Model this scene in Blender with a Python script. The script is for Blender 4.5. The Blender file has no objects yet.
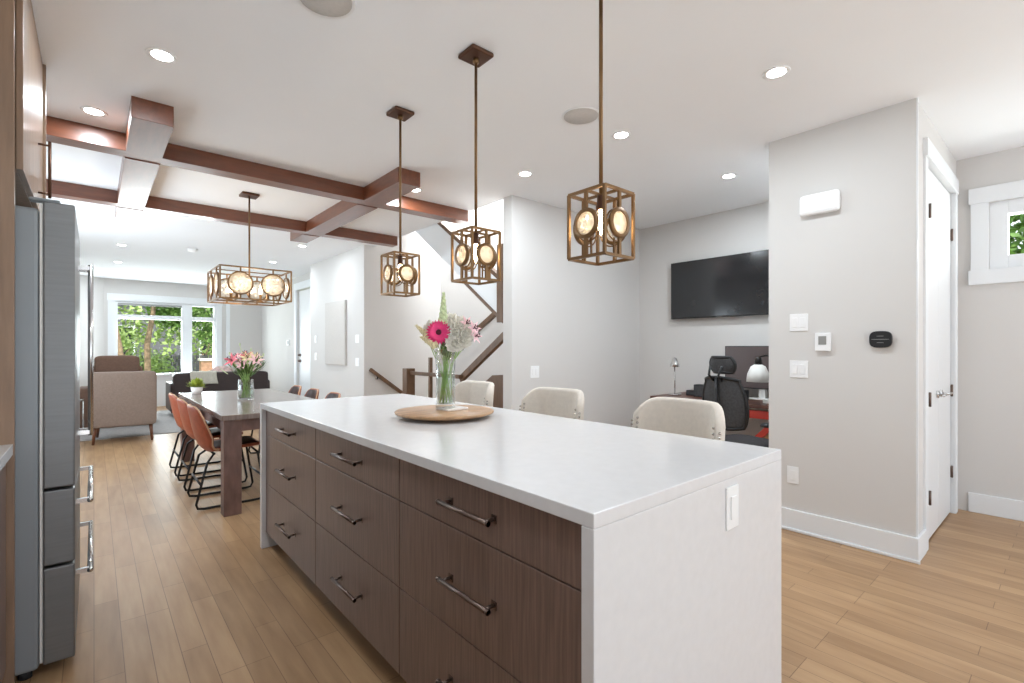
import bpy, bmesh, math, random
from mathutils import Vector, Matrix, noise
random.seed(7)
PI = math.pi
scn = bpy.context.scene
COL = scn.collection

# ---------------------------------------------------------------- camera
H = 2.74
YAW = math.atan(418/486)
cam_d = bpy.data.cameras.new('camera')
cam = bpy.data.objects.new('camera', cam_d); COL.objects.link(cam)
cam.location = (0, 0, 1.265)
cam.rotation_euler = (PI/2, 0, -YAW)
cam_d.sensor_width = 36; cam_d.lens = 486/1024*36
cam_d.shift_y = 6.5/1024
cam_d.clip_start = .03; cam_d.clip_end = 200
scn.camera = cam
scn.view_settings.view_transform = 'Standard'
scn.view_settings.look = 'None'
scn.view_settings.gamma = 1
scn.view_settings.use_curve_mapping = False
scn.view_settings.exposure = 0.38

# ---------------------------------------------------------------- sky, sun, window daylight and added fill lamps
world = bpy.data.worlds.new('world'); scn.world = world; world.use_nodes = True
wn = world.node_tree.nodes; wl = world.node_tree.links
bg = wn['Background']
tc = wn.new('ShaderNodeTexCoord'); sp = wn.new('ShaderNodeSeparateXYZ'); rp = wn.new('ShaderNodeValToRGB')
wl.new(tc.outputs['Generated'], sp.inputs[0]); wl.new(sp.outputs['Z'], rp.inputs[0]); wl.new(rp.outputs[0], bg.inputs['Color'])
rp.color_ramp.elements[0].color = (.95, .97, 1, 1); rp.color_ramp.elements[1].color = (.55, .74, 1, 1)
bg.inputs['Strength'].default_value = 1.5

def lamp(name, kind, loc, rot, energy, color=(1, 1, 1), **kw):
    d = bpy.data.lights.new(name, kind); d.energy = energy; d.color = color
    for k, v in kw.items(): setattr(d, k, v)
    o = bpy.data.objects.new(name, d); COL.objects.link(o)
    o.location = loc; o.rotation_euler = rot
    return o
lamp('sun', 'SUN', (0, -5, 20), (math.radians(38), 0, math.radians(-25)), 5.0, (1, .95, .86), angle=.01)
# daylight at the front and side windows; rear, stairwell and dining fills added
lamp('rear_fill', 'AREA', (2.2, -2.9, .95), (PI/2+.9, 0, 0), 34, (.68, .85, 1), shape='RECTANGLE', size=4.8, size_y=1.5)  # fill added behind the camera to even out the brightness
lamp('stairwell_fill', 'AREA', (3.65, 5.2, 4.95), (0, 0, 0), 170, (.9, .96, 1), shape='RECTANGLE', size=.9, size_y=2.4)  # added to brighten the stairwell; the ceiling above is closed
lamp('far_window_daylight', 'AREA', (1.27, 13.75, 1.3), (-PI/2-.45, 0, 0), 110, (.88, .95, 1), shape='RECTANGLE', size=1.9, size_y=1.6)
lamp('dining_side_fill', 'AREA', (-1.0, 6.6, 1.45), (0, -PI/2-.2, 0), 50, (.72, .88, 1), shape='RECTANGLE', size=1.2, size_y=2.9)  # fill added outside an unseen opening, lifts the ceiling and hall
lamp('side_window_daylight', 'AREA', (5.45, -.2, 2.05), (0, PI/2, 0), 14, (.97, .99, 1), shape='RECTANGLE', size=.35, size_y=.9)
DOWN_W = 7.8

# ---------------------------------------------------------------- materials
def srgb(r, g, b):
    f = lambda c: (c/255/12.92) if c <= 10 else ((c/255+.055)/1.055)**2.4
    return (f(r), f(g), f(b), 1)
def mat(name, col, rough=.5, metal=0, spec=.5, noise_s=0, noise_amt=.06, bump=0, emit=None, estr=0, coat=0, scale3=(1, 1, 1), sub=0):
    m = bpy.data.materials.new(name); m.use_nodes = True
    n = m.node_tree.nodes; l = m.node_tree.links; p = n['Principled BSDF']
    p.inputs['Base Color'].default_value = col
    p.inputs['Roughness'].default_value = rough; p.inputs['Metallic'].default_value = metal
    p.inputs['Specular IOR Level'].default_value = spec
    p.inputs['Coat Weight'].default_value = coat; p.inputs['Coat Roughness'].default_value = .12
    if emit: p.inputs['Emission Color'].default_value = emit; p.inputs['Emission Strength'].default_value = estr
    if noise_s:
        t = n.new('ShaderNodeTexCoord'); mp = n.new('ShaderNodeMapping'); nz = n.new('ShaderNodeTexNoise')
        mp.inputs['Scale'].default_value = scale3
        l.new(t.outputs['Object'], mp.inputs[0]); l.new(mp.outputs[0], nz.inputs['Vector'])
        nz.inputs['Scale'].default_value = noise_s; nz.inputs['Detail'].default_value = 5
        r = n.new('ShaderNodeValToRGB'); l.new(nz.outputs['Fac'], r.inputs[0])
        a = noise_amt
        r.color_ramp.elements[0].position = .3; r.color_ramp.elements[1].position = .7
        r.color_ramp.elements[0].color = (col[0]*(1-a), col[1]*(1-a), col[2]*(1-a), 1)
        r.color_ramp.elements[1].color = (min(1, col[0]*(1+a)), min(1, col[1]*(1+a)), min(1, col[2]*(1+a)), 1)
        l.new(r.outputs[0], p.inputs['Base Color'])
        if bump:
            b = n.new('ShaderNodeBump'); b.inputs['Strength'].default_value = bump; b.inputs['Distance'].default_value = .002
            l.new(nz.outputs['Fac'], b.inputs['Height']); l.new(b.outputs[0], p.inputs['Normal'])
    return m
def glass(name, tint=(1, 1, 1, 1), gl=.12, rough=0.02, fres=True):
    m = bpy.data.materials.new(name); m.use_nodes = True
    n = m.node_tree.nodes; l = m.node_tree.links; n.remove(n['Principled BSDF'])
    o = n['Material Output']; tr = n.new('ShaderNodeBsdfTransparent'); g = n.new('ShaderNodeBsdfGlossy'); mx = n.new('ShaderNodeMixShader')
    tr.inputs[0].default_value = tint; g.inputs['Roughness'].default_value = rough
    lw = n.new('ShaderNodeLayerWeight'); lw.inputs[0].default_value = gl
    l.new(lw.outputs['Facing'], mx.inputs[0]); l.new(tr.outputs[0], mx.inputs[1]); l.new(g.outputs[0], mx.inputs[2]); l.new(mx.outputs[0], o.inputs[0])
    return m
def crystal(name):
    m = bpy.data.materials.new(name); m.use_nodes = True
    n = m.node_tree.nodes; l = m.node_tree.links; n.remove(n['Principled BSDF']); o = n['Material Output']
    t = n.new('ShaderNodeTexCoord'); v = n.new('ShaderNodeTexVoronoi'); v.inputs['Scale'].default_value = 26
    b = n.new('ShaderNodeBump'); b.inputs['Strength'].default_value = .9; b.inputs['Distance'].default_value = .01
    l.new(t.outputs['Object'], v.inputs['Vector']); l.new(v.outputs['Distance'], b.inputs['Height'])
    tr = n.new('ShaderNodeBsdfTransparent'); tr.inputs[0].default_value = (.96, .94, .9, 1)
    tl = n.new('ShaderNodeBsdfTranslucent'); tl.inputs[0].default_value = (.95, .9, .82, 1)
    gl = n.new('ShaderNodeBsdfGlossy'); gl.inputs['Roughness'].default_value = .12
    for q in (tl, gl): l.new(b.outputs[0], q.inputs['Normal'])
    m1 = n.new('ShaderNodeMixShader'); m2 = n.new('ShaderNodeMixShader'); rv = n.new('ShaderNodeMapRange'); rv.inputs['From Max'].default_value = .6; rv.inputs['To Min'].default_value = .12; rv.inputs['To Max'].default_value = .75; l.new(v.outputs['Distance'], rv.inputs['Value']); l.new(rv.outputs[0], m1.inputs[0]); m2.inputs[0].default_value = .3
    l.new(tr.outputs[0], m1.inputs[1]); l.new(tl.outputs[0], m1.inputs[2]); l.new(m1.outputs[0], m2.inputs[1]); l.new(gl.outputs[0], m2.inputs[2]); l.new(m2.outputs[0], o.inputs[0])
    return m
def floor_mat():
    m = bpy.data.materials.new('maple_planks'); m.use_nodes = True
    n = m.node_tree.nodes; l = m.node_tree.links; p = n['Principled BSDF']
    t = n.new('ShaderNodeTexCoord'); mp = n.new('ShaderNodeMapping'); mp.inputs['Rotation'].default_value = (0, 0, PI/2)
    l.new(t.outputs['Object'], mp.inputs[0])
    br = n.new('ShaderNodeTexBrick'); l.new(mp.outputs[0], br.inputs['Vector'])
    br.inputs['Scale'].default_value = 1; br.inputs['Brick Width'].default_value = .72; br.inputs['Row Height'].default_value = .092
    br.inputs['Mortar Size'].default_value = .0016; br.inputs['Mortar Smooth'].default_value = .2; br.inputs['Bias'].default_value = 0
    br.offset = .37; br.offset_frequency = 3
    br.inputs['Color1'].default_value = srgb(180, 145, 108); br.inputs['Color2'].default_value = srgb(160, 126, 92)
    br.inputs['Mortar'].default_value = srgb(128, 98, 72)
    nz = n.new('ShaderNodeTexNoise'); m2 = n.new('ShaderNodeMapping'); m2.inputs['Scale'].default_value = (7, .8, 1)
    l.new(t.outputs['Object'], m2.inputs[0]); l.new(m2.outputs[0], nz.inputs['Vector']); nz.inputs['Scale'].default_value = 3; nz.inputs['Detail'].default_value = 6
    mx = n.new('ShaderNodeMixRGB'); mx.blend_type = 'SOFT_LIGHT'; mx.inputs[0].default_value = .55
    l.new(br.outputs['Color'], mx.inputs[1]); l.new(nz.outputs['Fac'], mx.inputs[2]); l.new(mx.outputs[0], p.inputs['Base Color'])
    p.inputs['Roughness'].default_value = .38; p.inputs['Specular IOR Level'].default_value = .35
    return m
M = {}
M['floor'] = floor_mat()
M['wall'] = mat('wall_paint', srgb(217, 214, 211), .85, noise_s=2, noise_amt=.01)
M['ceil'] = mat('ceiling_paint', srgb(246, 247, 249), .9, noise_s=2, noise_amt=.008)
M['trim'] = mat('trim_paint', srgb(236, 238, 240), .45, noise_s=2, noise_amt=.008)
M['door'] = mat('door_paint', srgb(234, 235, 236), .4, noise_s=2, noise_amt=.006)
M['quartz'] = mat('white_quartz', srgb(226, 225, 226), .16, spec=.5, noise_s=30, noise_amt=.02)
M['cabinet'] = mat('dark_stained_veneer', srgb(124, 102, 92), .34, spec=.5, noise_s=9, noise_amt=.22, scale3=(3, 14, .6), bump=.15)
M['beam'] = mat('stained_beam', srgb(112, 60, 34), .35, spec=.7, coat=.35, noise_s=6, noise_amt=.2, scale3=(1, 6, 6))
M['beam_y'] = mat('stained_beam_cross', srgb(112, 60, 34), .35, spec=.7, coat=.35, noise_s=6, noise_amt=.2, scale3=(6, 1, 6))
M['tallwood'] = mat('tall_cabinet_wood', srgb(142, 114, 92), .45, noise_s=7, noise_amt=.18, scale3=(5, 5, .5), coat=.3)
M['stairwood'] = mat('stair_wood', srgb(104, 76, 54), .42, noise_s=8, noise_amt=.2, scale3=(3, 3, 1))
M['bronze'] = mat('aged_bronze', srgb(128, 98, 66), .38, metal=.75, noise_s=12, noise_amt=.12)
M['darkbronze'] = mat('dark_bronze', srgb(92, 62, 46), .4, metal=.6, noise_s=12, noise_amt=.12)
M['handle'] = mat('pewter_handle', srgb(120, 104, 96), .3, metal=.9, noise_s=20, noise_amt=.05)
M['steel'] = mat('brushed_steel', srgb(126, 127, 128), .4, metal=.6, noise_s=6, noise_amt=.05, scale3=(1, 1, 20))
M['fridgeside'] = mat('grey_enamel', srgb(140, 145, 149), .42, metal=.2, noise_s=4, noise_amt=.02)
M['chrome'] = mat('chrome', srgb(220, 220, 220), .15, metal=1, noise_s=4, noise_amt=.01)
M['rubber'] = mat('dark_gasket', srgb(40, 42, 45), .7, noise_s=5)
M['leather'] = mat('cognac_leather', srgb(158, 78, 50), .42, noise_s=25, noise_amt=.15, bump=.2)
M['darkseat'] = mat('dark_brown_leather', srgb(62, 38, 32), .45, noise_s=25, noise_amt=.12)
M['edge_highlight'] = mat('tan_edge_highlight', srgb(205, 165, 130), .5, noise_s=25)  # pale tone stands in for a highlight on the chair edges
M['black'] = mat('black_metal', srgb(30, 27, 26), .4, metal=.4, noise_s=10)
M['blackplastic'] = mat('black_plastic', srgb(28, 28, 30), .5, noise_s=10)
M['mesh'] = mat('black_mesh', srgb(62, 62, 64), .7, noise_s=60, noise_amt=.3)
M['screen'] = mat('dark_screen', srgb(34, 35, 37), .12, spec=.6, noise_s=3, noise_amt=.02)
M['monitor'] = mat('brown_screen', srgb(84, 70, 68), .3, noise_s=3, noise_amt=.02)
M['red'] = mat('red_metal', srgb(190, 62, 48), .4, noise_s=10)
M['tabletop'] = mat('greyed_table_wood', srgb(128, 112, 104), .26, noise_s=6, noise_amt=.18, scale3=(9, .8, 1), coat=.2)
M['tableleg'] = mat('table_leg_wood', srgb(112, 84, 76), .45, noise_s=8, noise_amt=.25, scale3=(3, 3, 1))
M['taupe'] = mat('taupe_fabric', srgb(132, 114, 102), .9, noise_s=60, noise_amt=.08, bump=.3)
M['brownfab'] = mat('brown_fabric', srgb(108, 82, 68), .85, noise_s=40, noise_amt=.1, bump=.3)
M['chairleg'] = mat('walnut_leg', srgb(108, 66, 44), .4, noise_s=10, noise_amt=.15)
M['sofa'] = mat('dark_sofa_leather', srgb(52, 38, 36), .42, noise_s=20, noise_amt=.12)
M['throw'] = mat('grey_throw', srgb(196, 190, 176), .95, noise_s=70, noise_amt=.12, bump=.4)
M['floral'] = mat('floral_cushion', srgb(214, 186, 180), .9, noise_s=16, noise_amt=.35)
M['cream'] = mat('cream_upholstery', srgb(222, 213, 202), .8, noise_s=50, noise_amt=.04)
M['nail'] = mat('nailhead', srgb(200, 196, 190), .25, metal=.9, noise_s=10, noise_amt=.02)
M['rug'] = mat('grey_rug', srgb(164, 160, 158), .95, noise_s=30, noise_amt=.12, bump=.3)
M['panelgrey'] = mat('greige_canvas', srgb(205, 200, 195), .8, noise_s=60, noise_amt=.04)
M['plastic'] = mat('white_plastic', srgb(245, 245, 245), .4, noise_s=4, noise_amt=.005)
M['lcd'] = mat('grey_lcd', srgb(150, 150, 148), .3, noise_s=4, noise_amt=.02)
M['board'] = mat('acacia_board', srgb(178, 140, 104), .4, noise_s=5, noise_amt=.28, scale3=(1, 7, 1))
M['marble'] = mat('white_stone', srgb(238, 232, 228), .25, noise_s=10, noise_amt=.03)
M['glass'] = glass('clear_glass', (.97, .98, .97, 1), .25)
M['pane'] = glass('window_glass', (.96, .98, .97, 1), .05)
M['water'] = glass('water', (.93, .97, .92, 1), .12)
M['crystal'] = crystal('cut_crystal')
M['bulb'] = mat('lit_bulb', (1, .8, .5, 1), .4, emit=(1, .78, .48, 1), estr=14)
M['down'] = mat('lit_diffuser', (1, 1, 1, 1), .4, emit=(1, .98, .95, 1), estr=25)
M['stem'] = mat('green_stem', srgb(158, 190, 108), .5, noise_s=10, noise_amt=.25)
M['leafg'] = mat('leaf_green', srgb(92, 124, 58), .55, noise_s=12, noise_amt=.4)
M['limeleaf'] = mat('lime_leaf', srgb(158, 172, 62), .55, noise_s=14, noise_amt=.3)
M['treeleaf'] = mat('tree_leaf', srgb(104, 136, 62), .6, noise_s=3, noise_amt=.5)
M['palegreen'] = mat('pale_bush_leaf', srgb(150, 170, 100), .6, noise_s=3, noise_amt=.4)
M['bark'] = mat('bark', srgb(140, 116, 94), .9, noise_s=14, noise_amt=.35, bump=.5)
M['grass'] = mat('lawn', srgb(130, 150, 84), .9, noise_s=6, noise_amt=.3)
M['pink'] = mat('hot_pink_petal', srgb(232, 62, 126), .6, noise_s=30, noise_amt=.12)
M['lilypink'] = mat('lily_pink_petal', srgb(226, 116, 128), .6, noise_s=30, noise_amt=.3)
M['palepink'] = mat('pale_pink_petal', srgb(246, 205, 210), .6, noise_s=30, noise_amt=.1)
M['whitepetal'] = mat('white_petal', srgb(246, 242, 232), .6, noise_s=30, noise_amt=.04)
M['creampetal'] = mat('cream_petal', srgb(226, 214, 170), .6, noise_s=30, noise_amt=.1)
M['paleg'] = mat('pale_green_bud', srgb(206, 218, 172), .6, noise_s=30, noise_amt=.1)
M['darkc'] = mat('dark_flower_heart', srgb(70, 22, 34), .8, noise_s=60, noise_amt=.3)
M['fence'] = mat('grey_fence', srgb(98, 94, 96), .8, noise_s=9, noise_amt=.2, scale3=(8, 1, 1))
M['housewall'] = mat('pale_siding', srgb(206, 200, 190), .8, noise_s=3, noise_amt=.05)
M['greyhouse'] = mat('dark_grey_siding', srgb(104, 102, 108), .8, noise_s=3, noise_amt=.08)
M['brick'] = mat('tan_masonry', srgb(168, 128, 104), .9, noise_s=12, noise_amt=.2)
M['carton'] = mat('cardboard', srgb(198, 150, 108), .8, noise_s=9, noise_amt=.08)
M['paper'] = mat('paper', srgb(236, 234, 226), .8, noise_s=9, noise_amt=.02)
M['deskwood'] = mat('desk_wood', srgb(96, 62, 50), .4, noise_s=9, noise_amt=.2)
M['shade'] = mat('white_enamel_shade', srgb(226, 224, 220), .4, noise_s=5, noise_amt=.02)

# ---------------------------------------------------------------- mesh helpers
class MB:
    def __init__(s): s.v = []; s.f = []; s.sm = []
    def add(s, vs, fs, smooth=False):
        b = len(s.v); s.v += [tuple(v) for v in vs]
        for f in fs: s.f.append([b+i for i in f]); s.sm.append(smooth)
        return s
    def box(s, x0, x1, y0, y1, z0, z1):
        v = [(x, y, z) for z in (z0, z1) for y in (y0, y1) for x in (x0, x1)]
        return s.add(v, [(0, 2, 3, 1), (4, 5, 7, 6), (0, 1, 5, 4), (2, 6, 7, 3), (0, 4, 6, 2), (1, 3, 7, 5)])
    def bar(s, a, b, w, h, up=(0, 0, 1)):
        a = Vector(a); b = Vector(b); d = (b-a).normalized(); u = Vector(up)
        if abs(d.dot(u)) > .98: u = Vector((1, 0, 0))
        r = d.cross(u).normalized(); u = r.cross(d).normalized()
        vs = [p + r*sx*w/2 + u*sy*h/2 for p in (a, b) for sx, sy in ((-1, -1), (1, -1), (1, 1), (-1, 1))]
        return s.add(vs, [(3, 2, 1, 0), (4, 5, 6, 7), (0, 1, 5, 4), (1, 2, 6, 5), (2, 3, 7, 6), (3, 0, 4, 7)])
    def tube(s, pts, r, seg=8, closed=False, caps=True):
        pts = [Vector(p) for p in pts]; n = len(pts); rs = r if isinstance(r, (list, tuple)) else [r]*n
        vs = []; prev = None
        for i, p in enumerate(pts):
            if closed: d = pts[(i+1) % n]-pts[i-1]
            else: d = pts[min(i+1, n-1)]-pts[max(i-1, 0)]
            d.normalize()
            if prev is None:
                u = Vector((0, 0, 1)) if abs(d.z) < .9 else Vector((1, 0, 0))
                a = d.cross(u).normalized()
            else:
                a = (prev-d*prev.dot(d)).normalized()
            prev = a; b = d.cross(a)
            for k in range(seg):
                t = 2*PI*k/seg; vs.append(p+(a*math.cos(t)+b*math.sin(t))*rs[i])
        fs = []
        for i in range(n if closed else n-1):
            j = (i+1) % n
            for k in range(seg):
                l = (k+1) % seg; fs.append((i*seg+k, i*seg+l, j*seg+l, j*seg+k))
        if caps and not closed:
            fs.append(tuple(range(seg))[::-1]); fs.append(tuple((n-1)*seg+k for k in range(seg)))
        return s.add(vs, fs, True)
    def lathe(s, prof, c=(0, 0, 0), seg=32, axis='z', caps=True):
        vs = []; n = len(prof)
        for (r, z) in prof:
            for k in range(seg):
                t = 2*PI*k/seg; x, y = r*math.cos(t), r*math.sin(t)
                p = (x, y, z) if axis == 'z' else ((x, z, y) if axis == 'y' else (z, x, y))
                vs.append((c[0]+p[0], c[1]+p[1], c[2]+p[2]))
        fs = []
        for i in range(n-1):
            for k in range(seg):
                l = (k+1) % seg; fs.append((i*seg+k, i*seg+l, (i+1)*seg+l, (i+1)*seg+k))
        if caps and prof[0][0] > 1e-4: fs.append(tuple(range(seg))[::-1])
        if caps and prof[-1][0] > 1e-4: fs.append(tuple((n-1)*seg+k for k in range(seg)))
        return s.add(vs, fs, True)
    def prism(s, pts, axis, a, b):
        """polygon pts in the two other axes, extruded along axis from a to b"""
        n = len(pts)
        def P(u, v, w): return {'x': (w, u, v), 'y': (u, w, v), 'z': (u, v, w)}[axis]
        vs = [P(u, v, a) for u, v in pts]+[P(u, v, b) for u, v in pts]
        fs = [tuple(range(n))[::-1], tuple(range(n, 2*n))]+[(i, (i+1) % n, n+(i+1) % n, n+i) for i in range(n)]
        return s.add(vs, fs)
    def grid(s, fn, nu, nv, smooth=True):
        vs = [fn(i/nu, j/nv) for j in range(nv+1) for i in range(nu+1)]
        fs = [(j*(nu+1)+i, j*(nu+1)+i+1, (j+1)*(nu+1)+i+1, (j+1)*(nu+1)+i) for j in range(nv) for i in range(nu)]
        return s.add(vs, fs, smooth)
    def blob(s, c, r, nu=20, nv=12, e=1.0, nz=0, seed=0):
        """super-ellipsoid cushion"""
        def sg(x, p): return math.copysign(abs(x)**p, x)
        vs = []; fs = []
        for j in range(nv+1):
            ph = -PI/2+PI*j/nv
            for i in range(nu):
                th = 2*PI*i/nu
                q = Vector((sg(math.cos(ph), e)*sg(math.cos(th), e), sg(math.cos(ph), e)*sg(math.sin(th), e), sg(math.sin(ph), e)))
                if nz: q *= 1+nz*noise.noise(q*1.7+Vector((seed, 0, 0)))
                vs.append((c[0]+q.x*r[0], c[1]+q.y*r[1], c[2]+q.z*r[2]))
        for j in range(nv):
            for i in range(nu):
                k = (i+1) % nu; fs.append((j*nu+i, j*nu+k, (j+1)*nu+k, (j+1)*nu+i))
        return s.add(vs, fs, True)
    def xf(s, mtx, start=0):
        for i in range(start, len(s.v)): s.v[i] = tuple(mtx @ Vector(s.v[i]))
        return s
    def build(s, name, material, parent=None, loc=(0, 0, 0), bevel=0, subsurf=0, solid=0, merge=False):
        me = bpy.data.meshes.new(name); me.from_pydata(s.v, [], s.f)
        for p, q in zip(me.polygons, s.sm): p.use_smooth = q
        bm = bmesh.new(); bm.from_mesh(me)
        if merge: bmesh.ops.remove_doubles(bm, verts=bm.verts, dist=1e-5)
        bmesh.ops.recalc_face_normals(bm, faces=bm.faces); bm.to_mesh(me); bm.free()
        me.materials.append(material)
        o = bpy.data.objects.new(name, me); COL.objects.link(o); o.location = loc
        if parent: o.parent = parent
        if solid: m = o.modifiers.new('s', 'SOLIDIFY'); m.thickness = solid; m.offset = 0
        if subsurf: m = o.modifiers.new('u', 'SUBSURF'); m.levels = subsurf; m.render_levels = subsurf
        if bevel: m = o.modifiers.new('b', 'BEVEL'); m.width = bevel; m.segments = 2; m.limit_method = 'ANGLE'
        return o
def B(*a): return MB().box(*a)
def tag(o, label=None, cat=None, group=None, kind=None):
    if label: o['label'] = label
    if cat: o['category'] = cat
    if group: o['group'] = group
    if kind: o['kind'] = kind
    return o
def empty(name, loc=(0, 0, 0), rz=0):
    o = bpy.data.objects.new(name, None); COL.objects.link(o); o.location = loc; o.rotation_euler = (0, 0, rz)
    o.empty_display_size = .1
    return o
def thing(name, label, cat, loc=(0, 0, 0), rz=0, group=None): return tag(empty(name, loc, rz), label, cat, group)
def struct(name, mb, m, bevel=0): return tag(mb.build(name, m, bevel=bevel), kind='structure')
def dup(o, parent=None):
    c = o.copy(); COL.objects.link(c)
    if parent: c.parent = parent
    for ch in list(o.children): dup(ch, c)
    return c
def place(o, loc, rz=0, label=None):
    o.location = loc; o.rotation_euler = (0, 0, rz)
    if label: o['label'] = label
    return o

# ---------------------------------------------------------------- room shell
XL, XR, YB, YF = -.87, 5.15, -3.0, 13.4
struct('floor', B(XL-.3, XR+.15, YB-.15, YF+.3, -.12, 0), M['floor'])
mb = MB().box(XL-.3, 3.05, YB-.15, YF+.3, H, H+.14)
mb.box(3.05, XR+.15, YB-.15, 3.55, H, H+.14)
mb.box(3.05, 3.4, 6.78, YF+.3, H, H+.14)
struct('ceiling', mb, M['ceil'])
struct('wall_left', MB().box(XL-.15, XL, YB, 5.1, 0, H).box(XL-.15, XL, 8.1, 12.5, 0, H).box(XL-.15, XL, 5.1, 8.1, 0, .85).box(XL-.15, XL, 5.1, 8.1, 2.2, H), M['wall'])  # the unseen opening on the dining side is added to let light in
struct('trim_6', MB().box(XL, XL+.02, 5.0, 5.1, .75, 2.3).box(XL, XL+.02, 8.1, 8.2, .75, 2.3).box(XL, XL+.02, 5.1, 8.1, 2.2, 2.3).box(XL, XL+.03, 5.1, 8.1, .75, .85), M['trim'])  # casing around the added, unseen opening
mb = MB().prism([(XL-.15, 12.5), (XL, 12.5), (.16, YF), (.02, YF)], 'z', 0, H)
struct('wall_bay', mb, M['wall'])
# right wall with the small high window hole: Y -.75...44, z 1.86..2.37
WY0, WY1, WZ0, WZ1 = -.85, .436, 1.86, 2.37
mb = MB().box(XR, XR+.15, YB, 3.55, 0, WZ0).box(XR, XR+.15, YB, 3.55, WZ1, H).box(XR, XR+.15, YB, WY0, WZ0, WZ1).box(XR, XR+.15, WY1, 3.55, WZ0, WZ1)
struct('wall_right', mb, M['wall'])
# back wall (behind the camera) with a wide opening added to let daylight in
mb = MB().box(XL, -.3, YB-.15, YB, 0, H).box(4.7, XR, YB-.15, YB, 0, H).box(-.3, 4.7, YB-.15, YB, 2.45, H)
struct('wall_back', mb, M['wall'])
# far wall with the big front window: X .34..2.21  z .72..2.27
mb = MB().box(.02, .34, YF, YF+.15, 0, H).box(2.21, 3.35, YF, YF+.15, 0, H).box(.34, 2.21, YF, YF+.15, 2.28, H).box(.34, 2.21, YF, YF+.15, 0, .55)
struct('wall_far', mb, M['wall'])
struct('wall_closet', MB().box(3.675, 3.885, .62, .70, 0, H).box(3.675, 3.76, .70, 1.444, 0, H).box(3.76, XR, 1.36, 1.444, 0, H)
       .box(3.885, 5.06, .62, .70, 2.54, H).box(5.06, XR, .62, .70, 0, H), M['wall'])
struct('wall_office', B(3.05, 5.3, 3.55, 3.68, 0, 5.0), M['wall'])
mb = MB().box(2.92, 4.35, 6.63, 6.78, 0, 5.0)
struct('wall_stair_far', mb, M['wall'])
struct('wall_stair_side', B(4.2, 4.35, 3.68, 6.63, 0, 5.0), M['wall'])
struct('wall_stair_upper', MB().box(2.9, 3.05, 3.55, 6.78, H+.14, 5.0), M['wall'])
struct('wall_hall', B(2.92, 3.07, 6.78, 8.9, 0, H), M['wall'])
struct('wall_foyer', MB().box(3.2, 3.35, 6.78, 9.55, 0, H).box(3.2, 3.35, 10.56, YF, 0, H).box(3.2, 3.35, 9.55, 10.56, 2.46, H), M['wall'])
# baseboards
def baseb(name, *bx):
    mb = MB()
    for b in bx:
        mb.box(*b)
    return struct(name, mb, M['trim'], .004)
t = .016; bh = .148
baseb('baseboard_closet', (3.675-t, 3.675, .62-t, 1.444, 0, bh), (3.675, 3.885, .62-t, .62, 0, bh), (3.675-t-.008, 3.675-t, .62-t-.008, 1.444, 0, .02))
baseb('baseboard_office', (3.05, XR-t, 3.55-t, 3.55, 0, bh), (3.05-t, 3.05, 3.55-t, 3.68, 0, bh))
baseb('baseboard_right', (XR-t, XR, YB, .55, 0, bh), (XR-t, XR, 1.444, 3.55-t, 0, bh))
baseb('baseboard_hall', (2.92-t, 2.92, 6.78, 8.9, 0, bh))
baseb('baseboard_foyer', (3.2-t, 3.2, 10.7, YF, 0, bh))
baseb('baseboard_far', (.34, 3.18, YF-t, YF, 0, bh))
# trims: stairwell nosing of the ceiling
struct('trim_1', B(3.05, 3.075, 3.68, 6.63, H-.003, H+.14), M['trim'])
struct('trim_2', B(2.42, 2.50, YF-.02, YF, 0, 2.35), M['trim'], .004)
struct('ceiling_stairwell', B(2.9, 4.35, 3.55, 6.78, 5.0, 5.1), M['ceil'])

# ---------------------------------------------------------------- windows
def window(name, axis, at, u0, u1, z0, z1, muls, bars, depth=.15, casing=.1, fr=.05, head=.03, sill=True, inner=.0):
    """axis 'y': window in a wall of constant y, casing on the -y side; axis 'x' the same on the -x side"""
    def bx(mb, ua, ub, da, db, za, zb):
        if axis == 'y': mb.box(ua, ub, at+da, at+db, za, zb)
        else: mb.box(at+da, at+db, ua, ub, za, zb)
    r = tag(empty(name, (0, 0, 0)), kind='structure')
    mb = MB()
    bx(mb, u0-casing, u0, -.02, 0, z0, z1); bx(mb, u1, u1+casing, -.02, 0, z0, z1)
    bx(mb, u0-casing-.012, u1+casing+.012, -.026, 0, z1, z1+casing+head); bx(mb, u0-casing-.012, u1+casing+.012, -.03, 0, z0-casing-head/2, z0)
    mb.build('window_casing', M['trim'], r, bevel=.003)
    mb = MB()
    bx(mb, u0, u0+fr, .02, depth-.02, z0, z1); bx(mb, u1-fr, u1, .02, depth-.02, z0, z1)
    bx(mb, u0+fr, u1-fr, .02, depth-.02, z1-fr, z1); bx(mb, u0+fr, u1-fr, .02, depth-.02, z0, z0+fr)
    for a, b in muls: bx(mb, a, b, .02, depth-.02, z0+fr, z1-fr)
    e = [u0+fr]+[q for m_ in muls for q in m_]+[u1-fr]
    for a, b in bars:
        for i in range(0, len(e), 2): bx(mb, e[i], e[i+1], .02, depth-.02, a, b)
    mb.build('window_frame', M['trim'], r, bevel=.003)
    mb = MB(); bx(mb, u0+fr, u1-fr, depth*.5, depth*.5+.006, z0+fr, z1-fr)
    mb.build('pane', M['pane'], r)
    return r
w = window('window_1', 'y', YF, .34, 2.21, .55, 2.28, [(1.53, 1.73)], [(1.90, 1.99)], casing=.12, fr=.045)
b_ = B(.385, 1.53, YF+.0, YF+.019, 2.19, 2.235).build('blind_cassette', M['lcd'], w)
window('window_2', 'x', XR, WY0, WY1, WZ0, WZ1, [(-.24, -.18)], [], casing=.1, fr=.1, head=.02)

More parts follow.
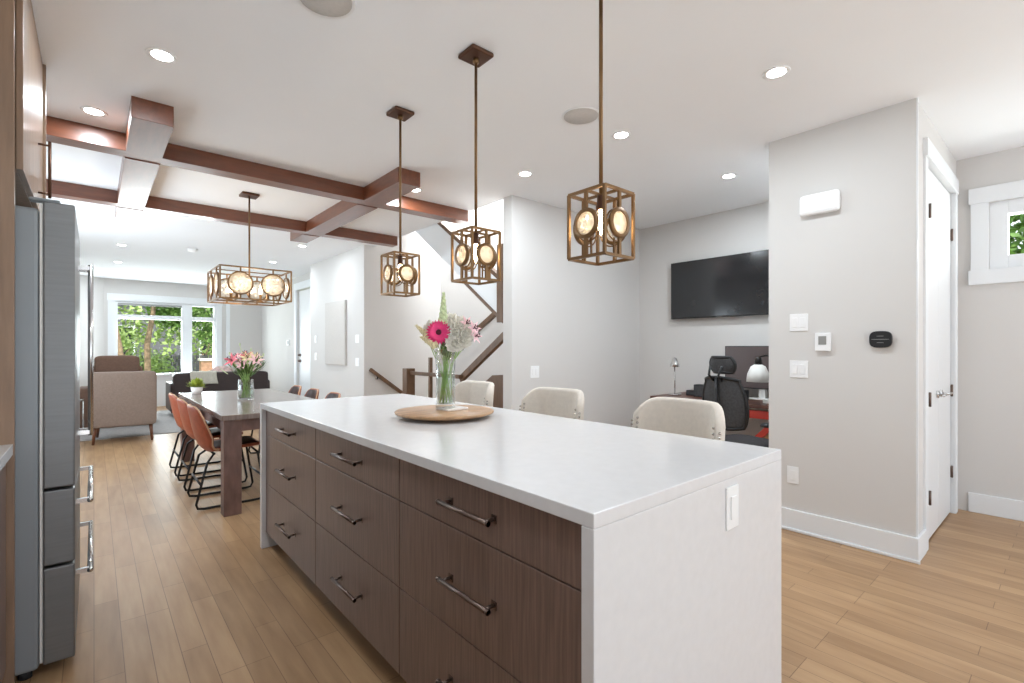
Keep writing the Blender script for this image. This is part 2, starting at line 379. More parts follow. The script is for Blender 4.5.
# ---------------------------------------------------------------- doors
def hinge(parent, x, y, z):
    mb = MB().tube([(x, y, z-.045), (x, y, z+.045)], .007, 10)
    mb.box(x-.012, x+.012, y+.003, y+.009, z-.04, z+.04)
    return mb.build('hinge', M['handle'], parent)
def lever(parent, x, y, z, dx):
    mb = MB().lathe([(.0, -.012), (.026, -.012), (.026, 0)], (x, y, z), 20, 'y')
    mb.tube([(x, y, z), (x, y-.045, z), (x+dx*.02, y-.05, z), (x+dx*.11, y-.05, z)], .008, 10)
    return mb.build('door_handle', M['chrome'], parent)
for nm, x0, x1, hx, sg in (('door_1', 3.985, 4.472, 3.994, -1), ('door_2', 4.478, 4.965, 4.975, 1)):
    r = tag(empty(nm, (0, 0, 0)), kind='structure')
    B(x0, x1, .632, .668, .012, 2.44).build('door_panel', M['door'], r, bevel=.003)
    for z in (.32, .94, 2.13): hinge(r, hx, .604 if sg < 0 else .624, z)
    lever(r, (x1-.06) if sg < 0 else (x0+.06), .632, .945, -1 if sg < 0 else 1)
mb = MB().box(3.885, 3.97, .607, .69, 0, 2.45).box(4.98, 5.06, .60, .69, 0, 2.45).box(3.875, 5.07, .595, .69, 2.45, 2.56)
struct('trim_3', mb, M['trim'], .003)
struct('trim_4', B(3.68, 3.70, .612, .62, bh, H), M['trim'])
# front door in the foyer wall
r = tag(empty('door_3', (0, 0, 0)), kind='structure')
B(3.23, 3.27, 9.57, 10.54, .01, 2.44).build('door_panel', M['door'], r, bevel=.003)
for z, rr in ((1.12, .028), (1.0, .03)):
    MB().lathe([(0, -.05), (rr*.7, -.05), (rr*.8, -.02), (rr, -.015), (rr, 0)], (3.23, 10.44, z), 16, 'x').build('deadbolt' if z > 1.1 else 'door_knob', M['handle'], r)
struct('trim_5', MB().box(3.17, 3.2, 10.56, 10.68, 0, 2.46).box(3.17, 3.2, 9.43, 9.55, 0, 2.46).box(3.165, 3.2, 9.42, 10.69, 2.46, 2.6), M['trim'], .003)

# ---------------------------------------------------------------- coffered beam grid
g = thing('ceiling_beam_grid', 'dark stained wooden beam grid crossing the ceiling over the dining table', 'ceiling beams', (0, 0, H))
bd = .12
B(-.80, 3.045, 4.26, 4.41, -bd, 0).build('beam', M['beam'], g, bevel=.003)
B(-.80, 3.045, 5.86, 6.00, -bd, 0).build('beam', M['beam'], g, bevel=.003)
for x0, x1 in ((.165, .37), (1.875, 2.08)):
    mb = MB().box(x0, x1, 3.60, 4.26, -bd-.005, 0).box(x0, x1, 4.41, 5.86, -bd-.005, 0).box(x0, x1, 6.0, 6.47, -bd-.005, 0)
    mb.build('cross_beam', M['beam_y'], g, bevel=.003)

# ---------------------------------------------------------------- ceiling fittings
def downlight(x, y, label, first=[None]):
    if first[0] is None:
        r = thing('recessed_light', label, 'ceiling light', (x, y, H), 0, 'recessed pot lights in the white ceiling')
        MB().lathe([(.045, -.001), (.062, -.006), (.066, -.004), (.067, 0)], seg=28).build('trim_ring', M['plastic'], r)
        MB().lathe([(0, -.0025), (.046, -.0025), (.046, -.0005), (0, -.0005)], seg=28).build('diffuser', M['down'], r)
        a = lamp('downlight_lamp', 'AREA', (0, 0, -.012), (0, 0, 0), DOWN_W, (.82, .92, 1), shape='DISK', size=.09)
        a.parent = r
        first[0] = r
        return r
    r = dup(first[0]); place(r, (x, y, H), 0, label); return r
for x, y, l in [
    (.26, 3.01, 'lit recessed pot light at the far left, between refrigerator cabinet and first beam'),
    (2.77, 1.05, 'lit recessed pot light right of the nearest pendant, largest of the four in its row'),
    (2.77, 2.06, 'lit recessed pot light just right of the nearest pendant rod, second in its row'),
    (2.77, 3.05, 'lit recessed pot light above the open stair wall end, third in its row'),
    (4.13, 1.95, 'lit recessed pot light above the wall television in the office nook'),
    (2.27, 4.03, 'lit recessed pot light beside the near end of the right cross beam'),
    (2.28, 7.3, 'lit recessed pot light just beyond the far end of the right cross beam'),
    (2.33, 9.0, 'lit recessed pot light above the foyer side, beyond the dining chandelier'),
    (.30, 8.92, 'nearer lit recessed pot light in the living room left of the chandelier'),
    (.31, 10.73, 'middle lit recessed pot light in the living room before the front window'),
    (.31, 12.4, 'farthest faint recessed pot light nearest the front window'),
    (.0, 4.0, 'lit recessed pot light beside the left cross beam near end')]:
    q = downlight(x, y, l)
    if x > 4:   # extra power added here to lift the dim nook
        for k in q.children:
            if k.type == 'LIGHT': k.data = k.data.copy(); k.data.energy = DOWN_W*2.0
# a lamp behind the camera line and in the closet hall (outside the view but part of the same grid)
for x, y in ((.26, .3), (4.5, -1.2)):
    downlight(x, y, 'lit recessed pot light in the kitchen ceiling behind the viewpoint')
def speaker(x, y, label):
    r = thing('ceiling_speaker', label, 'speaker', (x, y, H), 0, 'round white ceiling speakers')
    MB().lathe([(.108, -.0015), (.118, -.008), (.122, 0)], seg=40).build('rim', M['plastic'], r)
    MB().lathe([(0, -.004), (.108, -.004), (.108, -.001), (0, -.001)], seg=40).build('grille', M['panelgrey'], r)
speaker(2.347, 2.057, 'round white ceiling speaker left of the nearest pendant rod')
speaker(.74, 2.07, 'round white ceiling speaker cut off by the top edge of the photo')
r = thing('smoke_alarm', 'small round white smoke alarm on the far dining ceiling', 'smoke alarm', (1.11, 8.6, H))
MB().lathe([(0, -.035), (.05, -.033), (.065, -.02), (.068, 0)], seg=28).build('case', M['plastic'], r)

# ---------------------------------------------------------------- kitchen island
isl = thing('kitchen_island', 'long kitchen island with dark wood drawers and white waterfall counter', 'kitchen island', (0, 0, 0))
IX0, IX1, IY0, IY1, IZ = .80, 1.80, .665, 3.388, .915
mb = MB().box(IX0, IX1, IY0, IY1, IZ-.034, IZ).box(IX0, IX1, IY0, IY0+.036, 0, IZ-.034).box(IX0, IX1, IY1-.04, IY1, 0, IZ-.034)
mb.build('waterfall_counter', M['quartz'], isl, bevel=.0025)
mb = MB().box(.845, 1.42, .702, 3.347, .10, .880)
mb.box(.90, 1.40, .702, 3.347, 0, .10)
mb.build('carcass', M['cabinet'], isl)
B(.825, .845, 3.285, 3.347, .10, .880).build('filler_strip', M['cabinet'], isl)
cols = [(.703, 1.569), (1.573, 2.431), (2.435, 3.283)]
rows = [(.724, .878), (.415, .720), (.104, .411)]
handle_first = None
for (y0, y1) in cols:
    for (z0, z1) in rows:
        d = B(.823, .845, y0+.001, y1-.001, z0, z1).build('drawer', M['cabinet'], isl, bevel=.0015)
        yc = (y0+y1)/2; zc = (z0+z1)/2
        mb = MB()
        x = .787
        mb.tube([(x, yc-.125, zc), (x, yc+.125, zc)], .0075, 10)
        for s in (-1, 1):
            mb.tube([(.823, yc+s*.105, zc), (x, yc+s*.105, zc)], .0055, 10)
            mb.tube([(x, yc+s*.125, zc), (x, yc+s*.118, zc)], .0085, 10)
            mb.box(.8205, .823, yc+s*.105-.011, yc+s*.105+.011, zc-.011, zc+.011)
        mb.build('handle', M['handle'], d)
r = thing('switch_plate', 'white switch plate on the near white end of the island', 'switch', (1.425, .665, .797))
B(-.037, .037, -.006, 0, -.062, .062).build('plate', M['plastic'], r, bevel=.002)
B(-.017, .017, -.010, -.006, -.034, .034).build('rocker', M['plastic'], r, bevel=.002)

# ---------------------------------------------------------------- pendants
def ring(mb, c, R, n, ax, rr, seg=8):
    pts = []
    for i in range(n):
        t_ = 2*PI*i/n; a, b = R*math.cos(t_), R*math.sin(t_)
        pts.append((c[0]+(a if ax == 'y' else 0), c[1]+(a if ax == 'x' else 0), c[2]+b))
    mb.tube(pts, rr, seg, closed=True)
def flatring(mb, c, R0, R1, ax, th):
    n = 32; prof = [(R0, -th/2), (R1, -th/2), (R1, th/2), (R0, th/2), (R0, -th/2)]
    mb.lathe(prof, c, n, ax, caps=False)
def pendant():
    r = thing('pendant_light', '', 'pendant light', (0, 0, 0), 0, 'square bronze cage pendants over the island')
    # origin at the ceiling
    B(-.066, .066, -.066, .066, -.022, 0).build('canopy', M['darkbronze'], r, bevel=.008)
    mb = MB().tube([(0, 0, -.022), (0, 0, -.90)], .0075, 10)
    mb.lathe([(.0, -.024), (.016, -.026), (.016, -.045), (.0075, -.05)], seg=14)
    mb.build('rod', M['bronze'], r)
    w_, zt, zb, b = .085, -.897, -1.139, .0105
    mb = MB()
    for sx in (-1, 1):
        for sy in (-1, 1): mb.box(sx*w_-b/2, sx*w_+b/2, sy*w_-b/2, sy*w_+b/2, zb, zt)
    for z in (zt, zb):
        for s in (-1, 1):
            mb.box(-w_, w_, s*w_-b/2, s*w_+b/2, z-b/2, z+b/2); mb.box(s*w_-b/2, s*w_+b/2, -w_, w_, z-b/2, z+b/2)
    mb.bar((-w_, 0, zt), (w_, 0, zt), b, b*.8); mb.bar((0, -w_, zt), (0, w_, zt), b, b*.8)
    zc = (zt+zb)/2; R = .053
    for s in (-1, 1):
        for ax in 'xy':
            c = (s*w_, 0, zc) if ax == 'x' else (0, s*w_, zc)
            flatring(mb, c, R-.011, R+.003, ax, .012)
            c2 = (s*(w_-.016), 0, zc) if ax == 'x' else (0, s*(w_-.016), zc)
            ring(mb, (c2[0], c2[1], c2[2]-.006), R+.004, 28, ax, .003, 6)
            for o in (0, ):
                if ax == 'x':
                    mb.box(c[0]-.005, c[0]+.005, -.0065, .0065, zc+R, zt); mb.box(c[0]-.005, c[0]+.005, -.0065, .0065, zb, zc-R)
                    mb.box(c2[0]-.003, c2[0]+.003, -.014, -.008, zb, zc-R)
                else:
                    mb.box(-.0065, .0065, c[1]-.005, c[1]+.005, zc+R, zt); mb.box(-.0065, .0065, c[1]-.005, c[1]+.005, zb, zc-R)
                    mb.box(-.014, -.008, c2[1]-.003, c2[1]+.003, zb, zc-R)
    mb.build('cage', M['bronze'], r)
    for s in (-1, 1):
        for ax in 'xy':
            c = (s*w_, 0, zc) if ax == 'x' else (0, s*w_, zc)
            MB().lathe([(0, -.008), (.02, -.0075), (.035, -.005), (R-.0105, -.002), (R-.0105, .002), (.035, .005), (.02, .0075), (0, .008)], c, 28, ax).build('crystal_disc', M['crystal'], r)
    MB().lathe([(0, zt+.0), (.014, zt-.004), (.016, zt-.05), (.019, zt-.052), (.019, zt-.056), (.0, zt-.056)], seg=16).build('socket', M['darkbronze'], r)
    MB().lathe([(.009, zt-.056), (.012, zt-.07), (.014, zt-.095), (.010, zt-.13), (.003, zt-.15), (0, zt-.152)], seg=14).build('bulb', M['bulb'], r)
    a = lamp('bulb_lamp', 'POINT', (0, 0, zt-.11), (0, 0, 0), 2.2, (1, .78, .5), shadow_soft_size=.016); a.parent = r
    return r
p = pendant()
place(p, (1.452, 1.173, H), 0, 'bronze cage pendant nearest the viewer, its canopy beyond the top of the photo')
place(dup(p), (1.452, 1.966, H), 0, 'bronze cage pendant in the middle of the row of three')
place(dup(p), (1.452, 2.759, H), 0, 'bronze cage pendant farthest along the island, smallest of the three')

# ---------------------------------------------------------------- dining chandelier
r = thing('dining_chandelier', 'square bronze cage chandelier with round crystal lenses over the dining table', 'chandelier', (1.13, 5.18, H))
B(-.075, .075, -.075, .075, -.022, 0).build('canopy', M['darkbronze'], r, bevel=.006)
MB().tube([(0, 0, -.022), (0, 0, -.99)], .008, 10).build('rod', M['bronze'], r)
w_, zt, zb, b = .295, -.748, -1.032, .013
mb = MB()
for sx in (-1, 1):
    for sy in (-1, 1): mb.box(sx*w_-b/2, sx*w_+b/2, sy*w_-b/2, sy*w_+b/2, zb, zt)
for z in (zt, zb):
    for s in (-1, 1):
        mb.box(-w_, w_, s*w_-b/2, s*w_+b/2, z-b/2, z+b/2); mb.box(s*w_-b/2, s*w_+b/2, -w_, w_, z-b/2, z+b/2)
mb.bar((-w_, 0, zt), (w_, 0, zt), .009, .009); mb.bar((0, -w_, zb), (0, w_, zb), .012, .012); mb.bar((-w_, 0, zb), (w_, 0, zb), .012, .012)
zc = (zt+zb)/2-.002; R = .105
lens = []
for s in (-1, 1):
    for ax in 'xy':
        for o in (-.135, .135):
            c = (s*w_, o, zc) if ax == 'x' else (o, s*w_, zc)
            lens.append((c, ax)); flatring(mb, c, R-.012, R, ax, .016)
            if ax == 'x': mb.box(c[0]-.006, c[0]+.006, o-.006, o+.006, zc+R, zt); mb.box(c[0]-.006, c[0]+.006, o-.006, o+.006, zb, zc-R)
            else: mb.box(o-.006, o+.006, c[1]-.006, c[1]+.006, zc+R, zt); mb.box(o-.006, o+.006, c[1]-.006, c[1]+.006, zb, zc-R)
mb.build('cage', M['bronze'], r)
for c, ax in lens:
    MB().lathe([(0, -.012), (.05, -.01), (R-.0115, -.003), (R-.0115, .003), (.05, .01), (0, .012)], c, 28, ax).build('crystal_disc', M['crystal'], r)
for x, y in ((-.13, -.13), (.13, -.13), (-.13, .13), (.13, .13)):
    mb = MB().lathe([(0, zb+.012), (.030, zb+.016), (.028, zb+.022), (.013, zb+.026), (.013, zb+.09), (0, zb+.09)], (x, y, 0), 16)
    mb.bar((x, y, zb+.012), (0 if abs(x) > 1 else x, 0, zb+.004), .009, .009)
    mb.build('candle_holder', M['bronze'], r)
    MB().lathe([(.008, zb+.09), (.015, zb+.12), (.013, zb+.15), (.003, zb+.185), (0, zb+.187)], (x, y, 0), 14).build('bulb', M['bulb'], r)
a = lamp('bulb_lamp', 'POINT', (0, 0, zb+.14), (0, 0, 0), 6, (1, .8, .55), shadow_soft_size=.1); a.parent = r

# ---------------------------------------------------------------- refrigerator and left kitchen run
fr = thing('refrigerator', 'tall stainless steel french door refrigerator with two bottom drawers', 'refrigerator', (0, 0, 0))
B(-.85, -.160, 2.585, 3.49, .035, 1.80).build('body', M['fridgeside'], fr, bevel=.012)
mb = MB().box(-.158, -.150, 2.592, 3.483, .055, 1.82); mb.build('gasket', M['shade'], fr)
for y0, y1, hy in ((2.585, 3.034, 2.995), (3.04, 3.49, 3.08)):
    d = B(-.149, -.057, y0, y1, .722, 1.83).build('door', M['steel'], fr, bevel=.006)
    mb = MB().tube([(-.012, hy, .86), (-.012, hy, 1.65)], .010, 12)
    for z in (.875, 1.635): mb.box(-.057, -.012, hy-.009, hy+.009, z-.009, z+.009)
    mb.build('handle', M['chrome'], d)
for z0, z1, hz in ((.424, .712, .635), (.045, .414, .345)):
    d = B(-.149, -.057, 2.585, 3.49, z0, z1).build('drawer', M['steel'], fr, bevel=.006)
    mb = MB().tube([(-.012, 2.67, hz), (-.012, 3.40, hz)], .010, 12)
    for y in (2.685, 3.385): mb.box(-.057, -.012, y-.009, y+.009, hz-.009, hz+.009)
    mb.build('handle', M['chrome'], d)
for y in (2.63, 3.44):
    B(-.19, -.10, y-.025, y+.025, 1.832, 1.845).build('hinge_cover', M['fridgeside'], fr, bevel=.006)
for x in (-.80, -.2):
    for y in (2.63, 3.44): MB().lathe([(0, 0), (.02, 0), (.02, .035), (0, .035)], (x, y, 0), 14).build('foot', M['rubber'], fr)
r = thing('tall_gable_panel', 'tall brown wood gable panel between counter and refrigerator', 'cabinet panel', (0, 0, 0))
B(XL+.001, -.222, 2.545, 2.575, 0, H-.001).build('panel', M['tallwood'], r, bevel=.001)
r = thing('gable_panel', 'brown wood gable panel on the far side of the refrigerator', 'cabinet panel', (0, 0, 0))
B(XL+.001, -.19, 3.50, 3.53, 0, H-.001).build('panel', M['tallwood'], r, bevel=.001)
r = thing('wall_cabinet', 'brown wood wall cabinet with a vertical bar handle above the refrigerator', 'cabinet', (0, 0, 1.93))
B(XL+.001, -.222, 2.576, 3.499, 0, H-1.932).build('body', M['tallwood'], r)
d = B(-.221, -.201, 2.578, 3.496, .003, H-1.935).build('door', M['tallwood'], r, bevel=.002)
mb = MB().tube([(-.16, 3.2, .05), (-.16, 3.2, .32)], .0065, 10)
for z in (.07, .30): mb.tube([(-.20, 3.2, z), (-.16, 3.2, z)], .005, 8)
mb.build('handle', M['darkbronze'], d)
r = thing('base_cabinet', 'dark wood base cabinet under the white counter at the left edge', 'cabinet', (0, 0, 0))
B(XL+.001, -.262, -1.6, 2.544, .10, .872).build('body', M['cabinet'], r)
B(XL+.001, -.32, -1.6, 2.544, 0, .10).build('plinth', M['cabinet'], r)
for i in range(5):
    y0 = 2.54-(i+1)*.82; y1 = y0+.816
    d = B(-.262, -.242, y0, y1, .104, .868).build('door', M['cabinet'], r, bevel=.002)
    mb = MB().tube([(-.205, y0+.06, .62), (-.205, y0+.06, .84)], .006, 8)
    for z in (.64, .82): mb.tube([(-.242, y0+.06, z), (-.205, y0+.06, z)], .005, 8)
    mb.build('handle', M['handle'], d)
tag(B(XL+.001, -.225, -1.6, 2.544, .873, .913).build('worktop', M['quartz'], bevel=.002), 'white quartz worktop ending against the tall panel at the left edge', 'worktop')

# ---------------------------------------------------------------- closet wall fittings
def plate(loc, wy, hz, label, parts):
    r = thing('wall_plate', label, 'wall switch', loc)
    B(-.006, 0, -wy/2, wy/2, -hz/2, hz/2).build('plate', M['plastic'], r, bevel=.002)
    for n_, y, w1, h1 in parts:
        B(-.010, -.006, y-w1/2, y+w1/2, -h1/2, h1/2).build(n_, M['plastic'], r, bevel=.002)
    return r
plate((3.675, 1.247, 1.44), .115, .118, 'upper white double switch plate beside the thermostat', [('rocker', -.024, .033, .066), ('rocker', .024, .033, .066)])
plate((3.675, 1.247, 1.12), .115, .118, 'lower white double switch plate below and left of the thermostat', [('rocker', -.024, .033, .066), ('rocker', .024, .033, .066)])
r = plate((3.675, 1.285, .385), .072, .118, 'white outlet plate low on the closet wall above the baseboard', [('socket', 0, .035, .066)]); r['category'] = 'outlet'
r = thing('thermostat', 'small white wall thermostat with a grey display', 'thermostat', (3.675, 1.098, 1.305))
B(-.022, 0, -.045, .045, -.06, .06).build('case', M['plastic'], r, bevel=.004)
B(-.0235, -.0222, -.022, .024, -.018, .038).build('display', M['lcd'], r)
r = thing('door_chime', 'white rounded door chime box high on the closet wall', 'door chime', (3.675, 1.115, 2.225))
B(-.05, 0, -.118, .118, -.07, .07).build('case', M['plastic'], r, bevel=.022)
r = thing('smart_thermostat', 'black rounded control dial on the closet wall right of the thermostat', 'wall control', (3.675, .786, 1.318))
def rr(hw, hh, e=3.2, n=36):
    o = []
    for i in range(n):
        a_ = 2*PI*i/n; c_, s_ = math.cos(a_), math.sin(a_)
        o.append((hw*math.copysign(abs(c_)**(2/e), c_), hh*math.copysign(abs(s_)**(2/e), s_)))
    return o
MB().prism(rr(.057, .051), 'x', -.026, 0).build('case', M['blackplastic'], r, bevel=.004)
MB().prism(rr(.045, .0018), 'x', -.0275, -.0262).build('indicator', M['lcd'], r)
MB().prism([(y*.4, z-.02) for y, z in rr(.045, .0015)], 'x', -.0275, -.0262).build('indicator', M['lcd'], r)
MB().prism([(y*.4, z+.02) for y, z in rr(.045, .0015)], 'x', -.0275, -.0262).build('indicator', M['lcd'], r)
r = thing('wall_plate', 'white switch plate on the office wall above the middle stool', 'wall switch', (3.352, 3.55, 1.025))
B(-.06, .06, -.006, 0, -.06, .06).build('plate', M['plastic'], r, bevel=.002)
for x in (-.024, .024): B(x-.016, x+.016, -.01, -.006, -.033, .033).build('rocker', M['plastic'], r, bevel=.002)

# ---------------------------------------------------------------- television
r = thing('television', 'large black flat television mounted on the office nook wall', 'television', (XR-.002, 2.498, 1.598))
B(-.075, -.045, -.574, .574, 0, .645).build('case', M['blackplastic'], r, bevel=.004)
B(-.0765, -.0752, -.566, .566, .014, .637).build('screen', M['screen'], r)
B(-.04, 0, -.2, .2, .18, .46).build('wall_bracket', M['black'], r)
B(-.078, -.0765, -.03, .03, .002, .008).build('logo_bar', M['lcd'], r)

# ---------------------------------------------------------------- bar stools
def stool():
    r = thing('bar_stool', '', 'bar stool', (0, 0, 0), 0, 'cream upholstered stools along the far side of the island')
    # faces -X, backrest wraps on the +X side
    mb = MB(); mb.blob((0, 0, .66), (.23, .24, .055), 24, 10, .45)
    mb.build('seat', M['cream'], r)
    def wrap(u, v, off, z0=.64, z1=1.0):
        a_ = (u-.5)*2; y = a_*.232; s_ = abs(a_)
        x = .20-.13*s_**3
        drop = .075*max(0, (s_-.62)/.38)**2.6
        z = z0+(z1-z0-drop)*v
        nx, ny = 1.0, a_*.9*s_
        L_ = math.hypot(nx, ny)
        return (x+off*nx/L_+.03*v, y+off*ny/L_, z)
    mb = MB()
    nu, nv = 26, 8
    vs = []; fs = []
    prof = []
    for j in range(nv+1): prof.append((-.022, j/nv))
    for k in range(1, 6):
        t_ = PI*k/6; prof.append((-.022*math.cos(t_), 1+.055*math.sin(t_)))
    for j in range(nv, -1, -1): prof.append((.022, j/nv))
    n = len(prof)
    for i in range(nu+1):
        for off, v in prof: vs.append(wrap(i/nu, v, off))
    for i in range(nu):
        for j in range(n): fs.append((i*n+j, i*n+(j+1) % n, (i+1)*n+(j+1) % n, (i+1)*n+j))
    fs.append(tuple(range(n))); fs.append(tuple(nu*n+j for j in range(n))[::-1])
    mb.add(vs, fs, True); mb.build('backrest', M['cream'], r)
    mb = MB()
    for s_ in (0, 1):
        for k in range(13):
            p_ = Vector(wrap(s_, .1+.88*k/13, 0)); mb.blob((p_.x-.006, p_.y+(.004 if s_ else -.004), p_.z), (.006, .006, .006), 8, 5)
        for k in range(11):
            p_ = Vector(wrap(s_*.95+.025, .1+.88*k/11, -.026)); mb.blob(p_, (.0065, .0065, .0065), 8, 5)
    tag(mb.build('nailhead_trim', M['nail'], r), kind='stuff')
    for sx in (-1, 1):
        for sy in (-1, 1):
            MB().tube([(sx*.19, sy*.2, 0), (sx*.16, sy*.17, .62)], [.014, .02], 8).build('leg', M['chairleg'], r)
    mb = MB()
    for s_ in (-1, 1):
        mb.bar((-.18, s_*.19, .22), (.18, s_*.19, .22), .02, .03); mb.bar((s_*.18, -.19, .25), (s_*.18, .19, .25), .02, .03)
    mb.build('footrest', M['chairleg'], r)
    return r
s0 = stool()
place(s0, (1.95, 1.235, 0), math.radians(-4), 'cream bar stool nearest the viewer at the island, in front of the office desk')
place(dup(s0), (1.95, 2.04, 0), math.radians(3), 'cream bar stool in the middle, against the plain office wall')
place(dup(s0), (1.95, 2.87, 0), 0, 'farthest cream bar stool, partly hidden behind the glass vase')

# ---------------------------------------------------------------- board, vase and flowers on the island
r = thing('serving_board', 'round wooden serving board on the white island counter', 'serving board', (1.352, 2.095, IZ))
MB().lathe([(0, .012), (.215, .012), (.246, .022), (.25, .030), (.246, .034), (0, .034)], seg=56).build('top', M['board'], r)
MB().lathe([(0, 0), (.12, 0), (.12, .012), (0, .012)], seg=32).build('foot_ring', M['board'], r)
bz = IZ+.034
tag(B(-.062, .062, -.055, .055, 0, .010).build('coaster', M['marble'], loc=(1.40, 2.10, bz), bevel=.002), 'white stone coaster under the glass vase', 'coaster')['label']
vx, vy, vz = 1.371, 2.118, bz+.010
def vase(name, label, loc, r0, r1, hh, water):
    v_ = thing(name, label, 'vase', loc)
    MB().lathe([(0, .001), (r0, .001), (r0*1.0, .02), (r0*.97, hh*.5), (r1, hh), (r1-.003, hh), (r0*.97-.003, hh*.5), (r0-.004, .022), (0, .018)], seg=32).build('glass_body', M['glass'], v_)
    MB().lathe([(0, .019), (r0-.006, .023), (r0*.97-.005, hh*.5), (r0*.97-.005+(r1-r0*.97)*max(0, 2*water-1), hh*water), (0, hh*water)], seg=28).build('water', M['water'], v_)
    return v_
vase('glass_vase', 'tall clear glass vase of cut flowers on the round board', (vx, vy, vz), .050, .053, .30, .62)
# flower primitives --------------------------------------------------------
def petal(mb, c, ax, side, L_, w_, curl=.2, cup=.1, n=5):
    """a leaf shaped petal starting at c, pointing along ax, flat across side"""
    ax = Vector(ax).normalized(); side = Vector(side); side = (side-ax*side.dot(ax)).normalized(); nn = ax.cross(side)
    vs = []; c = Vector(c)
    for i in range(n+1):
        t_ = i/n; ww = w_*math.sin(PI*min(1, .12+.88*t_)**.8)*.5 if i < n else 0.0006
        p_ = c+ax*L_*t_+nn*curl*L_*t_*t_
        vs += [p_-side*ww+nn*cup*ww, p_, p_+side*ww+nn*cup*ww]
    fs = []
    for i in range(n):
        b_ = i*3; fs += [(b_, b_+1, b_+4, b_+3), (b_+1, b_+2, b_+5, b_+4)]
    mb.add(vs, fs, True)
def frame(d):
    d = Vector(d).normalized(); u = Vector((0, 0, 1)) if abs(d.z) < .9 else Vector((1, 0, 0))
    a_ = d.cross(u).normalized(); return d, a_, a_.cross(d)
def daisy(parent, c, face, R, m, heart, n=22, rows=2):
    d, a_, b_ = frame(face); mb = MB()
    for k in range(rows):
        for i in range(n):
            t_ = 2*PI*(i+.5*k)/n; rad = a_*math.cos(t_)+b_*math.sin(t_)
            ax = rad+d*(.12+.18*k); petal(mb, Vector(c)+rad*R*.12+d*.003*k, ax, rad.cross(d), R*(.95-.12*k), R*.3, curl=0, cup=.12)
    f = mb.build('bloom', m, parent)
    mb = MB().blob(Vector(c)+d*.005, (R*.24, R*.24, R*.24), 12, 8, nz=.2); mb.build('flower_heart', heart, f)
def rose(mb, c, face, R, seed=0, n=34):
    rnd = random.Random(seed); d, a_, b_ = frame(face)
    mb.blob(Vector(c)-d*R*.25, (R*.5, R*.5, R*.5), 14, 9, nz=.2, seed=seed)
    for i in range(n):
        q = i/n; t_ = i*2.4; rad = a_*math.cos(t_)+b_*math.sin(t_)
        ax = (rad*(.25+.9*q)+d*(1.1-.9*q)).normalized()
        petal(mb, Vector(c)-d*R*.25+rad*R*.2*q, ax, rad.cross(d), R*(.8+.35*q), R*(.55+.55*q), curl=-.2, cup=.45)
def lily(parent, c, face, R, m, seed=0):
    d, a_, b_ = frame(face); mb = MB(); rnd = random.Random(seed)
    for i in range(6):
        t_ = 2*PI*i/6+rnd.random()*.2; rad = a_*math.cos(t_)+b_*math.sin(t_)
        petal(mb, c, rad*.85+d*.65, rad.cross(d), R*1.15, R*.42, curl=.35 if True else 0, cup=.25, n=7)
    f = mb.build('bloom', m, parent)
    mb = MB()
    for i in range(5):
        t_ = 2*PI*i/5; rad = a_*math.cos(t_)+b_*math.sin(t_)
        mb.tube([c, Vector(c)+d*R*.5+rad*R*.12, Vector(c)+d*R*.75+rad*R*.25], .0012, 5); mb.blob(Vector(c)+d*R*.76+rad*R*.26, (.004, .004, .004), 6, 5)
    mb.build('stamens', M['darkc'], f)
def spike(mb, base, tip, n, r0, seed=0):
    rnd = random.Random(seed); base = Vector(base); tip = Vector(tip); d, a_, b_ = frame(tip-base)
    for i in range(n):
        q = i/n; t_ = i*2.4; rad = a_*math.cos(t_)+b_*math.sin(t_); rr_ = r0*(1-.75*q)
        p_ = base.lerp(tip, q)+rad*rr_*.5
        mb.blob(p_, (rr_*.55, rr_*.55, rr_*.65), 7, 5, nz=.2, seed=i)
fl = thing('cut_flower_bouquet', 'bouquet with a hot pink gerbera, white blooms and pale spike in the glass vase', 'flowers', (vx, vy, vz+.02))
def stem(mb, top, i, rad=.033, zb_=0.005, r_=.0022, cross=1):
    t_ = i*1.7; bx, by = -rad*math.cos(t_)*cross, -rad*math.sin(t_)*cross
    top = Vector(top); mid = Vector((math.cos(t_)*.012+top.x*.25, math.sin(t_)*.012+top.y*.25, .2))
    P = [Vector((bx, by, zb_)), mid, mid.lerp(top, .55)+Vector((0, 0, .01)), top]
    mb.tube(P, r_, 6)
cd = Vector((-.55, -.84, 0))   # towards the camera
rt = Vector((.758, -.652, 0))  # picture right
def at(r_, u_, f=0): return rt*r_+Vector((0, 0, u_))+cd*f
blooms = {'gerb': at(-.035, .365, .03), 'spike': at(-.012, .40), 'w1': at(.05, .37, .02), 'w2': at(.085, .33, .03), 'w3': at(.045, .31, .04), 'c1': at(-.11, .36), 'c2': at(-.09, .325, .02), 'p1': at(.105, .41, 0), 'p2': at(.14, .385, .02), 'p3': at(.15, .345, .0), 'w4': at(.0, .34, -.03), 'w5': at(-.07, .38, -.03)}
mb = MB()
for i, (k, p_) in enumerate(blooms.items()): stem(mb, p_, i)
for i in range(3): stem(mb, at(random.uniform(-.05, .05), .30, random.uniform(-.03, .03)), i*1.3+.4, r_=.003)
sm = mb.build('stems', M['stem'], fl)
mb = MB()
for i in range(22):
    a0 = random.uniform(0, 2*PI); z0 = random.uniform(.21, .31); rr_ = random.uniform(.005, .03)
    petal(mb, (rr_*math.cos(a0), rr_*math.sin(a0), z0), (math.cos(a0)*.5, math.sin(a0)*.5, 1), (-math.sin(a0), math.cos(a0), 0), random.uniform(.05, .1) if z0 > .2 else .04, .016, curl=.3 if z0 > .25 else 0)
mb.build('leaves', M['leafg'], fl)
daisy(fl, blooms['gerb'], cd*1+Vector((0, 0, .15)), .062, M['pink'], M['darkc'], 24, 3)
